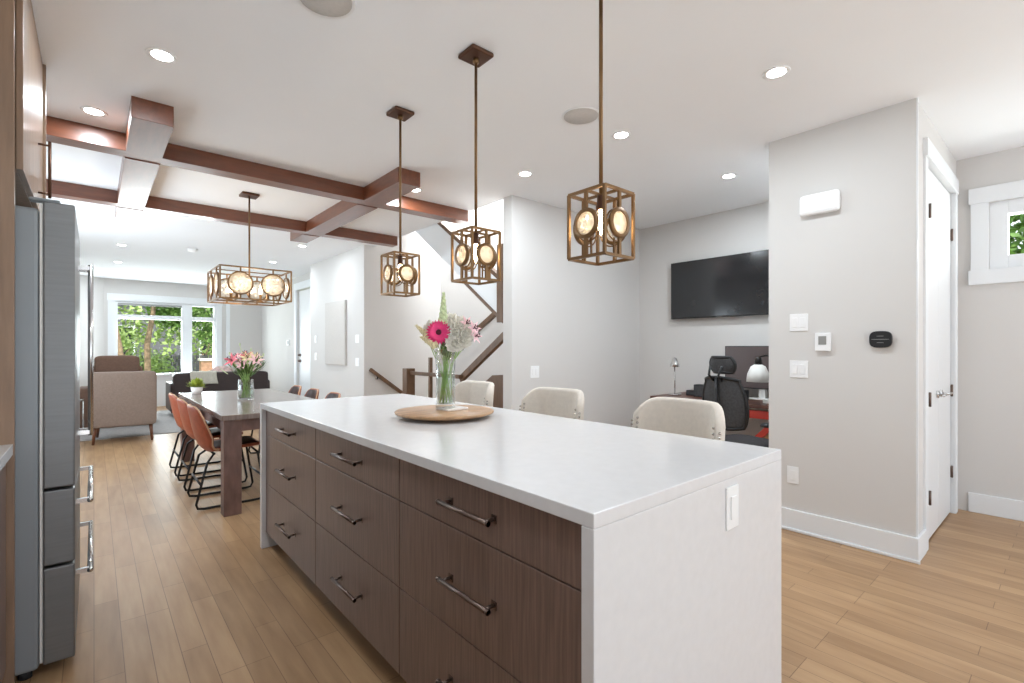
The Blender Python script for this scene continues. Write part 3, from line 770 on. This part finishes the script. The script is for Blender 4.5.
mb = MB(); spike(mb, at(-.014, .39), at(-.010, .575), 46, .030, 1); mb.build('snapdragon_spike', M['paleg'], fl)
mb = MB()
for i, k in enumerate(('w1', 'w2', 'w3', 'w4', 'w5')): rose(mb, blooms[k], cd+rt*random.uniform(-.4, .5)+Vector((0, 0, .5)), .048, i)
rose(mb, at(.03, .42, -.01), cd+Vector((0, 0, .8)), .05, 10)
rose(mb, at(.075, .405, .0), cd+rt*.4+Vector((0, 0, .8)), .05, 11)
rose(mb, at(-.065, .345, .0), cd-rt*.4+Vector((0, 0, .5)), .045, 12)
rose(mb, at(.1, .365, .02), cd+Vector((0, 0, .4)), .045, 9)
mb.build('white_roses', M['whitepetal'], fl)
for i, k in enumerate(('p1', 'p2', 'p3')): lily(fl, blooms[k], cd*.8+rt*(.4+.2*i)+Vector((0, 0, .3)), .038, M['palepink'], i)
mb = MB()
spike(mb, at(-.06, .32, .01), at(-.155, .405), 34, .026, 3); spike(mb, at(-.05, .30, .03), at(-.13, .345, .04), 26, .024, 4)
mb.build('cream_spikes', M['creampetal'], fl)

# ---------------------------------------------------------------- dining table and chairs
TZ = .76
r = thing('dining_table', 'long dining table with greyed wood top and thick square legs', 'dining table', (0, 0, 0))
B(.72, 1.67, 4.14, 6.58, TZ-.04, TZ).build('tabletop', M['tabletop'], r, bevel=.004)
for x0 in (.735, 1.535):
    for y0 in (4.155, 6.445): B(x0, x0+.12, y0, y0+.12, 0, TZ-.04).build('leg', M['tableleg'], r, bevel=.004)
mb = MB().box(.855, 1.535, 4.17, 4.20, TZ-.13, TZ-.04).box(.855, 1.535, 6.51, 6.54, TZ-.13, TZ-.04).box(.75, .78, 4.275, 6.445, TZ-.13, TZ-.04).box(1.61, 1.64, 4.275, 6.445, TZ-.13, TZ-.04)
mb.build('apron', M['tableleg'], r)
def dchair():
    r = thing('dining_chair', '', 'dining chair', (0, 0, 0), 0, 'cognac leather dining chairs on black sled bases')
    # faces +X
    K = [(.22, .462, .19, .004), (.16, .462, .215, .006), (.04, .45, .23, .016), (-.08, .435, .235, .03), (-.15, .44, .235, .05), (-.19, .48, .235, .065), (-.215, .55, .23, .07), (-.235, .63, .215, .062), (-.25, .71, .19, .05), (-.262, .775, .155, .035), (-.266, .80, .11, .02)]
    def surf(u, v):
        f_ = v*(len(K)-1); i = min(int(f_), len(K)-2); q = f_-i
        x, z, w1, cv = [K[i][k]*(1-q)+K[i+1][k]*q for k in range(4)]
        a_ = 2*u-1; y = a_*w1
        up = max(0, min(1, (v-.25)/.35))
        return (x+cv*1.1*abs(a_)**2.4*up, y, z+cv*abs(a_)**2.4*(1-up)*.9)
    MB().grid(surf, 16, 30).build('shell', M['leather'], r, solid=.022)
    def pad(u, v):
        x, y, z = surf(.1+.8*u, .03+.36*v); h_ = .022*(1-abs(2*u-1)**4)*(1-abs(2*v-1)**4)
        return (x, y*.98, z+.013+h_)
    MB().grid(pad, 10, 10).build('seat_pad', M['darkseat'], r, solid=.006)
    def inner(u, v):
        x, y, z = surf(.05+.9*u, .45+.52*v); return (x+.0155, y*.97, z)
    MB().grid(inner, 12, 14).build('back_lining', M['darkseat'], r, solid=.004)
    edge = [Vector(surf(1, v/24)) for v in range(8, 25)]+[Vector(surf(1-u/8, 1)) for u in range(1, 8)]+[Vector(surf(0, v/24)) for v in range(24, 7, -1)]
    MB().tube(edge, .0075, 6).build('edge_highlight', M['edge_highlight'], r)  # pale tube added as a painted highlight along the back edge
    for s in (-1, 1):
        y = s*.20
        pts = [(.15, s*.14, .443), (.19, y, .40), (.245, s*.215, .05), (.23, s*.215, .015), (.19, s*.215, .010), (-.19, s*.215, .010), (-.235, s*.215, .018), (-.245, s*.215, .05), (-.17, y, .36), (-.11, s*.13, .418)]
        MB().tube(pts, .0095, 8).build('sled_leg', M['black'], r)
    for x, y, z in ((.15, .14, .437), (-.11, .13, .41), (-.215, .208, .2), (.222, .208, .2)):
        MB().tube([(x, -y, z), (x, y, z)], .0085, 8).build('cross_bar', M['black'], r)
    return r
c0 = dchair()
place(c0, (.845, 4.66, 0), 0, 'cognac leather dining chair on the left side, nearest the viewer')
place(dup(c0), (.845, 5.31, 0), 0, 'cognac leather dining chair on the left side, middle of three')
place(dup(c0), (.845, 5.96, 0), 0, 'cognac leather dining chair on the left side, farthest of three')
place(dup(c0), (1.64, 4.98, 0), PI, 'dining chair behind the island corner, nearest of three on the right side')
place(dup(c0), (1.64, 5.6, 0), PI, 'dining chair on the right side of the table, middle of three')
place(dup(c0), (1.64, 6.2, 0), PI, 'dining chair on the right side of the table, farthest of three')

# flowers on the dining table
vase('glass_vase', 'short wide glass vase of lilies on the dining table', (1.12, 5.27, TZ), .072, .062, .20, .6)
fl = thing('lily_bouquet', 'loose bouquet of pink and cream lilies on the dining table', 'flowers', (1.12, 5.27, TZ+.02))
mb = MB(); tops = []
for i in range(16):
    a0 = i*2.4; q = (i/15)**.6; p_ = Vector((math.cos(a0)*.17*q, math.sin(a0)*.17*q, .33+.1*(1-q)+random.uniform(-.04, .05))); tops.append(p_)
    stem(mb, p_, i, .04, r_=.003)
mb.build('stems', M['stem'], fl)
mb = MB()
for i in range(90):
    a0 = random.uniform(0, 2*PI); rr_ = random.uniform(.01, .14); z0 = .17+rr_*.7+random.uniform(0, .08)
    petal(mb, (rr_*math.cos(a0), rr_*math.sin(a0), z0), (math.cos(a0)*.9, math.sin(a0)*.9, random.uniform(.1, 1)), (-math.sin(a0), math.cos(a0), 0), random.uniform(.06, .11), .022, curl=.25)
mb.build('leaves', M['leafg'], fl)
for i, p_ in enumerate(tops[:13]):
    d_ = Vector((p_.x, p_.y, .12))+cd*.05
    lily(fl, p_, d_, random.uniform(.055, .075), M[['lilypink', 'palepink', 'creampetal'][i % 3]], i)
mb = MB()
for p_ in (at(-.25, .33), at(.13, .42), at(-.13, .42)): 
    petal(mb, Vector(p_)*.7, Vector(p_)-Vector((0, 0, .2)), cd, .11, .03)
for i, (a, b) in enumerate((((-.02, .36), (-.06, .52)), ((.0, .36), (.05, .47)), ((-.1, .33), (-.16, .43)), ((.1, .35), (.17, .42)))):
    mb.tube([at(*a), at(*b)], .003, 5); mb.blob(at(*b), (.008, .008, .016), 7, 5)
mb.build('buds', M['paleg'], fl)
# small potted plant
r = thing('potted_plant', 'small lime green plant in a white pot at the far end of the dining table', 'potted plant', (.86, 6.33, TZ))
MB().lathe([(0, 0), (.045, 0), (.06, .075), (.054, .075), (.04, .01), (0, .01)], seg=24).build('pot', M['marble'], r)
mb = MB()
for i in range(150):
    a0 = random.uniform(0, 2*PI); el = random.uniform(.1, 1.3); dd = Vector((math.cos(a0)*math.cos(el), math.sin(a0)*math.cos(el), math.sin(el)))
    p_ = Vector((0, 0, .06))+dd*random.uniform(.02, .075)*Vector((1.4, 1.4, 1)).length/1.9
    petal(mb, p_, dd+Vector((random.uniform(-.6, .6), random.uniform(-.6, .6), random.uniform(-.4, .4))), (-math.sin(a0), math.cos(a0), 0), random.uniform(.03, .05), .024, curl=.3)
mb.build('foliage', M['limeleaf'], r)

# ---------------------------------------------------------------- living room
tag(B(-.80, 2.9, 8.78, 12.0, 0, .008).build('rug', M['rug'], bevel=.003), 'large pale grey rug under the armchair and the dark sofa', 'rug')
r = thing('armchair', 'taupe fabric armchair with its back to the dining room, on walnut legs', 'armchair', (.32, 8.62, .0), math.radians(-4))
def soft(mb, x0, x1, y0, y1, z0, z1, e=.22):
    mb.blob(((x0+x1)/2, (y0+y1)/2, (z0+z1)/2), ((x1-x0)/2, (y1-y0)/2, (z1-z0)/2), 32, 20, e); return mb
soft(MB(), -.36, .36, -.36, -.20, .22, .95, .14).build('backrest', M['taupe'], r)
for s in (-1, 1): soft(MB(), s*.29-.065, s*.29+.065, -.22, .38, .22, .62, .16).build('armrest', M['taupe'], r)
soft(MB(), -.25, .25, -.22, .40, .22, .47, .16).build('seat_cushion', M['taupe'], r)
for sx in (-1, 1):
    for sy, yy in ((-1, -.30), (1, .33)): MB().tube([(sx*.31, yy, 0), (sx*.29, yy+(.02 if sy < 0 else -.02), .26)], [.014, .026], 10).build('leg', M['chairleg'], r)
r = thing('recliner', 'brown fabric recliner with padded headrest behind the taupe armchair', 'armchair', (.27, 10.15, .008), 0)
soft(MB(), -.34, .34, -.30, -.08, .12, .98, .18).build('backrest', M['brownfab'], r)
soft(MB(), -.27, .29, -.36, -.10, .86, 1.14, .35).build('headrest', M['brownfab'], r)
for s in (-1, 1): soft(MB(), s*.37-.09, s*.37+.09, -.28, .42, .0, .64 if s > 0 else 1.07*.6, .2).build('armrest', M['brownfab'], r)
soft(MB(), -.28, .28, -.20, .45, .05, .48, .2).build('seat_cushion', M['brownfab'], r)
r = thing('sofa', 'dark brown leather sofa seen from behind, beyond the dining table', 'sofa', (1.87, 10.6, .008), 0)
soft(MB(), -.79, .79, 0, .22, .10, .80, .12).build('backrest', M['sofa'], r)
for s in (-1, 1): soft(MB(), s*.73-.10, s*.73+.10, .02, .85, .10, .62, .15).build('armrest', M['sofa'], r)
soft(MB(), -.64, .64, .15, .86, .10, .45, .15).build('seat', M['sofa'], r)
for sx in (-1, 1):
    for y in (.08, .78): MB().tube([(sx*.72, y, 0), (sx*.72, y, .13)], .025, 10).build('foot', M['chairleg'], r)
def throwf(u, v):
    # drapes over the top of the sofa back
    s_ = v*.62; x = -.05+.42*(u-.5)-.03*math.sin(v*5)
    if s_ < .22: y, z = -.012, .58+s_
    elif s_ < .46: y, z = -.012+(s_-.22), .808+.006*math.sin(u*20)
    else: y, z = .23, .80-(s_-.46)
    if v < .02: pass
    return (x, y-.006*abs(math.sin(u*11)), z+.004)
o = MB().grid(throwf, 24, 24).build('throw_blanket', M['throw'], loc=(1.62, 10.585, .012), solid=.012)
tag(o, 'pale grey throw blanket draped over the back of the dark sofa', 'blanket')
for i, (x, lab) in enumerate(((1.93, 'floral cushion on the sofa beside the grey throw'), (2.35, 'floral cushion at the right end of the dark sofa'))):
    o = MB().blob((0, 0, .23), (.2, .075, .21), 22, 14, .55).build('cushion', M['floral'], loc=(x, 10.98, .47)); o.rotation_euler = (math.radians(-12), 0, 0)
    tag(o, lab, 'cushion', 'floral cushions on the sofa')
r = thing('window_bench', 'low white built-in bench under the front window', 'bench', (0, 0, 0))
B(.36, 2.19, 12.98, YF-.031, 0, .66).build('body', M['trim'], r)
B(.34, 2.21, 12.95, YF-.031, .66, .70).build('top', M['trim'], r, bevel=.004)
r = thing('canvas_panel', 'plain greige framed canvas panel on the hall wall', 'wall panel', (2.92, 7.66, 1.0))
B(-.035, 0, -.42, .42, 0, 1.0).build('frame', M['panelgrey'], r, bevel=.004)
B(-.038, -.0352, -.40, .40, .02, .98).build('canvas', M['panelgrey'], r)
for y, z, lab in ((6.86, 1.40, 'upper white switch plate at the near edge of the hall wall'), (6.86, 1.06, 'lower white switch plate at the near edge of the hall wall'), (8.62, 1.42, 'upper white switch plate at the far edge of the hall wall'), (8.62, 1.12, 'lower white switch plate at the far edge of the hall wall')):
    plate((2.92, y, z), .12 if y < 7 else .075, .12, lab, [('rocker', 0, .035, .066)])
r = thing('alarm_keypad', 'small white alarm keypad on the foyer wall beside the front door', 'alarm keypad', (3.2, 11.15, 1.38))
B(-.02, 0, -.09, .09, -.06, .06).build('case', M['plastic'], r, bevel=.004); B(-.0215, -.0202, -.06, .02, -.03, .04).build('display', M['lcd'], r)
r = thing('side_table', 'small chrome side table past the refrigerator by the left wall', 'side table', (-.31, 9.5, .008))
MB().lathe([(0, .50), (.2, .50), (.2, .515), (0, .515)], seg=32).build('top', M['pane'], r)
mb = MB()
for z in (.05, .49): ring_pts = [(.19*math.cos(2*PI*i/28), .19*math.sin(2*PI*i/28), z) for i in range(28)]; mb.tube(ring_pts, .009, 8, closed=True)
for i in range(3): a0 = i*2.09; mb.tube([(.19*math.cos(a0), .19*math.sin(a0), 0), (.19*math.cos(a0), .19*math.sin(a0), .5)], .009, 8)
mb.build('frame', M['chrome'], r)

# ---------------------------------------------------------------- staircase
# upper flight climbing away from the viewer, its white side wall capped in wood
st = thing('staircase', 'white walled staircase with dark wood rails behind the office wall', 'staircase', (0, 0, 0))
def lineA(y): return 1.54+(y-3.72)*.69
mb = MB().prism([(3.72, lineA(3.72)), (6.20, lineA(6.20)), (6.20, lineA(6.20)+.36), (3.72, lineA(3.72)+.36)], 'x', 3.085, 3.13)
mb.build('upper_side_wall', M['trim'], st)
mb = MB().prism([(3.72, lineA(3.72)+.03), (6.60, lineA(6.60)+.03), (6.60, lineA(6.60)+.13), (3.72, lineA(3.72)+.13)], 'x', 3.131, 3.68)
mb.build('upper_soffit', M['wall'], st)
mb = MB().prism([(3.72, lineA(3.72)+.36), (6.20, lineA(6.20)+.36), (6.20, lineA(6.20)+.41), (3.72, lineA(3.72)+.41)], 'x', 3.075, 3.14)
mb.build('upper_cap_rail', M['stairwood'], st)
mb = MB().prism([(3.72, lineA(3.72)-.03), (4.42, lineA(4.42)-.03), (4.42, lineA(4.42)+.01), (3.72, lineA(3.72)+.01)], 'x', 3.075, 3.14)
mb.build('lower_trim_strip', M['stairwood'], st)
B(3.055, 3.084, 3.695, 3.79, 1.52, 2.30).build('upper_newel_post', M['stairwood'], st, bevel=.004)
# lower flight climbing towards the viewer
def lineB(y): return 1.40-(y-3.77)*.62
mb = MB().bar((3.16, 3.70, lineB(3.70)), (3.16, 4.56, lineB(4.56)), .05, .075); mb.build('lower_handrail', M['stairwood'], st, bevel=.006)
mb = MB().bar((4.13, 4.6, 2.01), (4.13, 6.35, 1.12), .05, .07); mb.build('wall_handrail', M['stairwood'], st, bevel=.006)
mb = MB()
for y in (5.0, 6.0):
    z = 2.01-(y-4.6)*.509; mb.tube([(4.2, y, z-.06), (4.13, y, z-.06), (4.13, y, z-.03)], .008, 8)
mb.build('rail_bracket', M['black'], st)
n_ = 5; mb = MB()
for i in range(n_):
    y1 = 4.95-i*.25; mb.box(3.2, 4.19, 3.70, y1, i*.165, (i+1)*.165)
mb.build('lower_steps', M['stairwood'], st)
mb = MB().prism([(3.70, .40), (4.16, .40), (4.16, .87), (3.98, .98), (3.70, 1.0)], 'x', 3.15, 3.19); mb.build('stringer_panel', M['stairwood'], st)
# guard at the head of the basement flight
B(3.05, 3.17, 5.62, 5.74, 0, 1.0).build('newel_post', M['stairwood'], st, bevel=.004)
B(3.09, 3.13, 4.5, 5.62, .92, .965).build('guard_rail', M['stairwood'], st, bevel=.004)
B(3.09, 3.13, 5.12, 5.16, 0, 1.15).build('guard_post', M['stairwood'], st, bevel=.003)
mb = MB().bar((2.99, 6.585, .96), (3.55, 6.585, .55), .045, .05); mb.build('basement_handrail', M['stairwood'], st, bevel=.006)
mb = MB().tube([(3.1, 6.63, .82), (3.1, 6.585, .82), (3.1, 6.585, .86)], .01, 8); mb.build('rail_bracket', M['black'], st)

# ---------------------------------------------------------------- office nook
r = thing('desk', 'dark wood desk on a red metal frame in the office nook', 'desk', (0, 0, 0))
B(4.42, 5.13, 1.50, 2.92, .735, .765).build('desktop', M['deskwood'], r, bevel=.004)
mb = MB()
for y in (1.62, 2.80):
    mb.bar((4.47, y, .70), (5.05, y, .70), .05, .05); mb.bar((4.47, y, .02), (5.05, y, .02), .05, .04); mb.bar((4.76, y, .04), (4.76, y, .68), .06, .06)
mb.bar((4.47, 1.62, .675), (4.47, 2.80, .675), .04, .07); mb.bar((4.47, 1.66, .66), (4.47, 2.2, .10), .05, .05); mb.bar((4.47, 2.76, .66), (4.47, 2.2, .10), .05, .05)
mb.build('red_frame', M['red'], r)
DZ = .765
r = thing('monitor', 'dark brown blank monitor on the office desk', 'monitor', (4.93, 2.0, DZ))
B(-.015, .02, -.36, .36, .10, .52).build('case', M['blackplastic'], r, bevel=.004); B(-.0165, -.0152, -.352, .352, .108, .512).build('screen', M['monitor'], r)
MB().box(-.0, .03, -.03, .03, .008, .14).box(-.08, .1, -.12, .12, 0, .008).build('stand', M['shade'], r)
def desklamp_small():
    r = thing('desk_lamp', 'slim chrome desk lamp at the far left of the office desk', 'desk lamp', (4.7, 2.8, DZ))
    MB().lathe([(0, 0), (.07, 0), (.065, .015), (0, .018)], seg=24).build('base', M['chrome'], r)
    MB().tube([(0, 0, .01), (0, 0, .30)], .007, 8).build('pole', M['chrome'], r)
    MB().lathe([(.0, .40), (.02, .39), (.045, .33), (.048, .30), (.043, .30), (.015, .37), (0, .38)], seg=20).build('lamp_shade', M['chrome'], r)
desklamp_small()
r = thing('desk_lamp', 'white shaded task lamp bending in front of the brown monitor', 'desk lamp', (4.50, 1.68, DZ))
MB().lathe([(0, 0), (.075, 0), (.07, .018), (0, .02)], seg=24).build('base', M['black'], r)
MB().tube([(0, 0, .01), (.02, 0, .30), (.01, .02, .42), (-.02, .10, .435), (-.02, .16, .42)], .008, 8).build('arm', M['black'], r)
MB().lathe([(0, .36), (.03, .355), (.06, .335), (.088, .27), (.096, .20), (.09, .20), (.08, .265), (.02, .33), (0, .335)], (-.02, .17, 0), 28).build('lamp_shade', M['shade'], r)
MB().lathe([(0, .42), (.025, .415), (.034, .345), (0, .345)], (-.02, .17, 0), 18).build('lamp_cap', M['black'], r)
for x, y, w1, d1, h1, lab in ((4.80, 2.62, .16, .10, .055, 'low black box at the far left of the desk'), (4.72, 2.46, .22, .1, .125, 'black speaker left of the mesh office chair'), (4.72, 2.16, .22, .09, .10, 'black speaker right of the mesh office chair')):
    r = thing('desk_speaker', lab, 'speaker', (x, y, DZ), 0, 'black boxes on the desk')
    B(-d1/2, d1/2, -w1/2, w1/2, 0, h1).build('case', M['blackplastic'], r, bevel=.006)
    B(-d1/2-.002, -d1/2, -w1/2+.01, w1/2-.01, .01, h1-.01).build('grille', M['mesh'], r)
tag(B(-.1, .1, -.14, .14, 0, .03).build('paper_stack', M['paper'], loc=(4.70, 1.72, DZ), bevel=.002), 'stack of white papers below the white task lamp', 'papers')
r = thing('keyboard', 'black keyboard lying on the desk before the monitor', 'keyboard', (4.50, 2.15, DZ))
B(-.055, .055, -.18, .18, 0, .018).build('case', M['blackplastic'], r, bevel=.004)
r = thing('cardboard_box', 'tan cardboard box under the office desk', 'box', (4.90, 1.75, 0))
MB().box(-.13, .13, -.18, .18, 0, .5).build('carton', M['carton'], r, bevel=.004)
# mesh office chair, facing +X and turned a little
r = thing('office_chair', 'black mesh office chair with headrest at the desk', 'office chair', (4.02, 1.80, 0), math.radians(-18))
def oc_back(u, v):
    a_ = 2*u-1; w1 = .17+.05*math.sin(PI*min(1, v*1.1))**.7
    return (-.20-.05*v+.05*a_*a_, a_*w1, .64+.37*v+.02*(1-a_*a_)*(1 if v > .5 else -1)*abs(v-.5)*2)
MB().grid(oc_back, 14, 14).build('back_mesh', M['mesh'], r, solid=.006)
edge = [oc_back(i/14, 0) for i in range(15)]+[oc_back(1, j/14) for j in range(1, 15)]+[oc_back(1-i/14, 1) for i in range(1, 15)]+[oc_back(0, 1-j/14) for j in range(1, 14)]
MB().tube(edge, .014, 8, closed=True).build('back_frame', M['blackplastic'], r)
def oc_head(u, v):
    a_ = 2*u-1; w1 = .125*(1-.25*(v-.5)**2*4)
    return (-.235-.02*v+.05*a_*a_, a_*w1, 1.07+.12*v)
MB().grid(oc_head, 10, 6).build('headrest_mesh', M['mesh'], r, solid=.01)
edge = [oc_head(i/10, 0) for i in range(11)]+[oc_head(1, j/6) for j in range(1, 7)]+[oc_head(1-i/10, 1) for i in range(1, 11)]+[oc_head(0, 1-j/6) for j in range(1, 6)]
mb = MB().tube(edge, .013, 8, closed=True)
for s in (-1, 1): mb.tube([(-.25, s*.04, 1.0), (-.29, s*.05, 1.05), (-.265, s*.06, 1.12)], .009, 8)
mb.build('headrest_frame', M['blackplastic'], r)
MB().tube([(-.02, 0, .44), (-.22, 0, .46), (-.28, 0, .60), (-.265, 0, .82), (-.26, 0, 1.03)], [.02, .022, .02, .016, .012], 8).build('spine', M['blackplastic'], r)
MB().blob((.02, 0, .48), (.24, .24, .04), 24, 10, .4).build('seat', M['mesh'], r)
for s in (-1, 1):
    MB().tube([(.02, s*.20, .44), (.02, s*.285, .50), (.02, s*.29, .66)], .013, 8).build('arm_post', M['blackplastic'], r)
    MB().blob((.02, s*.29, .675), (.12, .04, .016), 16, 8, .5).build('armrest', M['blackplastic'], r)
MB().tube([(0, 0, .08), (0, 0, .45)], .025, 12).build('gas_lift', M['black'], r)
for i in range(5):
    a0 = 2*PI*i/5+.3; c_, s_ = math.cos(a0), math.sin(a0)
    MB().tube([(0, 0, .10), (.3*c_, .3*s_, .07)], [.022, .014], 8).build('base_arm', M['blackplastic'], r)
    MB().lathe([(0, -.012), (.027, -.012), (.027, .012), (0, .012)], (.3*c_, .3*s_, .027), 16, 'x').build('caster', M['rubber'], r)

# ---------------------------------------------------------------- outside
struct('ground', MB().box(-25, 3.2, YF+.6, 45, -.65, -.45).box(5.6, 30, -20, 45, -.65, -.45), M['grass'])
def leafcloud(mb, c, r_, n, size, seed):
    rnd = random.Random(seed)
    for i in range(n):
        while True:
            q = Vector((rnd.uniform(-1, 1), rnd.uniform(-1, 1), rnd.uniform(-1, 1)))
            if q.length < 1: break
        q *= .55+.45*rnd.random()
        p_ = Vector((c[0]+q.x*r_[0], c[1]+q.y*r_[1], c[2]+q.z*r_[2]))
        d_ = Vector((rnd.uniform(-1, 1), rnd.uniform(-1, 1), rnd.uniform(-1, .6))).normalized()
        s_ = d_.cross(Vector((rnd.uniform(-1, 1), rnd.uniform(-1, 1), rnd.uniform(-1, 1)))).normalized()
        L_ = size*rnd.uniform(.6, 1.3)
        mb.add([p_, p_+d_*L_*.5+s_*L_*.3, p_+d_*L_, p_+d_*L_*.5-s_*L_*.3], [(0, 1, 2, 3)])
def tree(x, y, h, lean, label, clouds, leafm, tr=.16, seed=1, name='garden_tree', branches=3, size=.16, n=900):
    r = thing(name, label, 'tree', (x, y, -.45), 0, 'trees and shrubs outside the windows')
    rnd = random.Random(seed)
    pts = [(0, 0, 0)]+[(lean*q/5+rnd.uniform(-.05, .05), rnd.uniform(-.05, .05), h*q/5) for q in range(1, 6)]
    mb = MB().tube(pts, [tr*(1-.5*i/5) for i in range(6)], 10)
    for k in range(branches):
        q = Vector(pts[3]).lerp(Vector(pts[5]), rnd.random()); e = q+Vector((rnd.uniform(-1, 1), rnd.uniform(-.6, .6), rnd.uniform(.5, 1.3)))
        mb.tube([q, q.lerp(e, .5)+Vector((0, 0, -.1)), e], [tr*.4, tr*.3, tr*.12], 7)
    mb.build('trunk', M['bark'], r)
    mb = MB()
    for i, (c, rr_) in enumerate(clouds): leafcloud(mb, c, rr_, n, size, seed*10+i)
    mb.build('crown', leafm, r)
tree(.75, 17.5, 4.2, -.55, 'leaning bare trunked tree seen at the left of the front window', [((0, .3, 4.2), (1.8, 1.4, 1.1)), ((-1.2, 1, 3.5), (1, 1, .8))], M['treeleaf'], .085, 1)
tree(1.15, 18.8, 4.6, .35, 'forked thick tree in the middle of the front window', [((.3, .2, 4.3), (2, 1.4, 1.2)), ((.9, .3, 2.9), (.9, .6, .7))], M['treeleaf'], .10, 2, branches=5, n=1300)
tree(3.3, 19.5, 3.5, .2, 'leafy tree behind the right pane of the front window', [((0, 0, 2.6), (1.0, .9, 1.1)), ((.2, 0, 4.0), (1.6, 1.2, 1.1))], M['treeleaf'], .12, 3)
tree(.3, 20.5, 1.3, 0, 'pale green bush behind the leaning tree', [((.2, 0, 1.3), (1.3, .9, 1.5)), ((1.3, .4, .9), (.8, .7, .9))], M['palegreen'], .06, 4, 'garden_shrub', 2, .13)
tree(3.6, 25, 1.5, 0, 'far hedge like shrub beyond the fence', [((0, 0, 2.4), (3.4, 1.2, 2.0)), ((-3.5, 0, 2.4), (2.4, 1.2, 2.2))], M['palegreen'], .08, 5, 'garden_shrub', 2, .22, 1300)
tree(8.6, 0.9, 3.2, .1, 'tree whose leaves fill the small high window on the right', [((0, 0, 2.9), (1.3, 1.5, 1.2)), ((0, -1, 3.6), (1.3, 1.5, 1.0))], M['treeleaf'], .12, 6, n=1500, size=.13)
r = thing('garden_fence', 'dark grey board fence across the front garden', 'fence', (0, 21.5, -.45))
mb = MB()
for i in range(60):
    x = -3+i*.14
    if 26 < i < 30: continue
    mb.box(x, x+.12, 0, .02, .05, 1.45)
mb.build('boards', M['fence'], r)
MB().box(-3, 5.4, .02, .06, .4, .5).box(-3, 5.4, .02, .06, 1.2, 1.3).build('rails', M['fence'], r)
for i in range(4): B(-3+i*2.6, -2.9+i*2.6, .06, .16, 0, 1.5).build('post', M['fence'], r)
r = thing('garden_pillar', 'tan masonry gate pillar seen through the right pane', 'pillar', (2.78, 18.3, -.45))
B(-.2, .2, -.2, .2, 0, 1.3).build('shaft', M['brick'], r); B(-.24, .24, -.24, .24, 1.3, 1.38).build('cap', M['housewall'], r, bevel=.01)
r = thing('neighbour_house', 'dark grey neighbouring house beyond the garden fence', 'house', (2.6, 29.5, -.45))
B(-4, 5, 0, 6, 0, 4.2).build('wall', M['greyhouse'], r)
MB().prism([(-4.4, 4.2), (5.4, 4.2), (.5, 6.6)], 'y', -.4, 6.4).build('roof', M['fence'], r)
for x in (-2.4, 1.5):
    f_ = B(x, x+1.3, -.06, 0, 1.2, 2.8).build('window', M['trim'], r); B(x+.1, x+1.2, -.08, -.061, 1.3, 2.7).build('pane', M['screen'], f_)
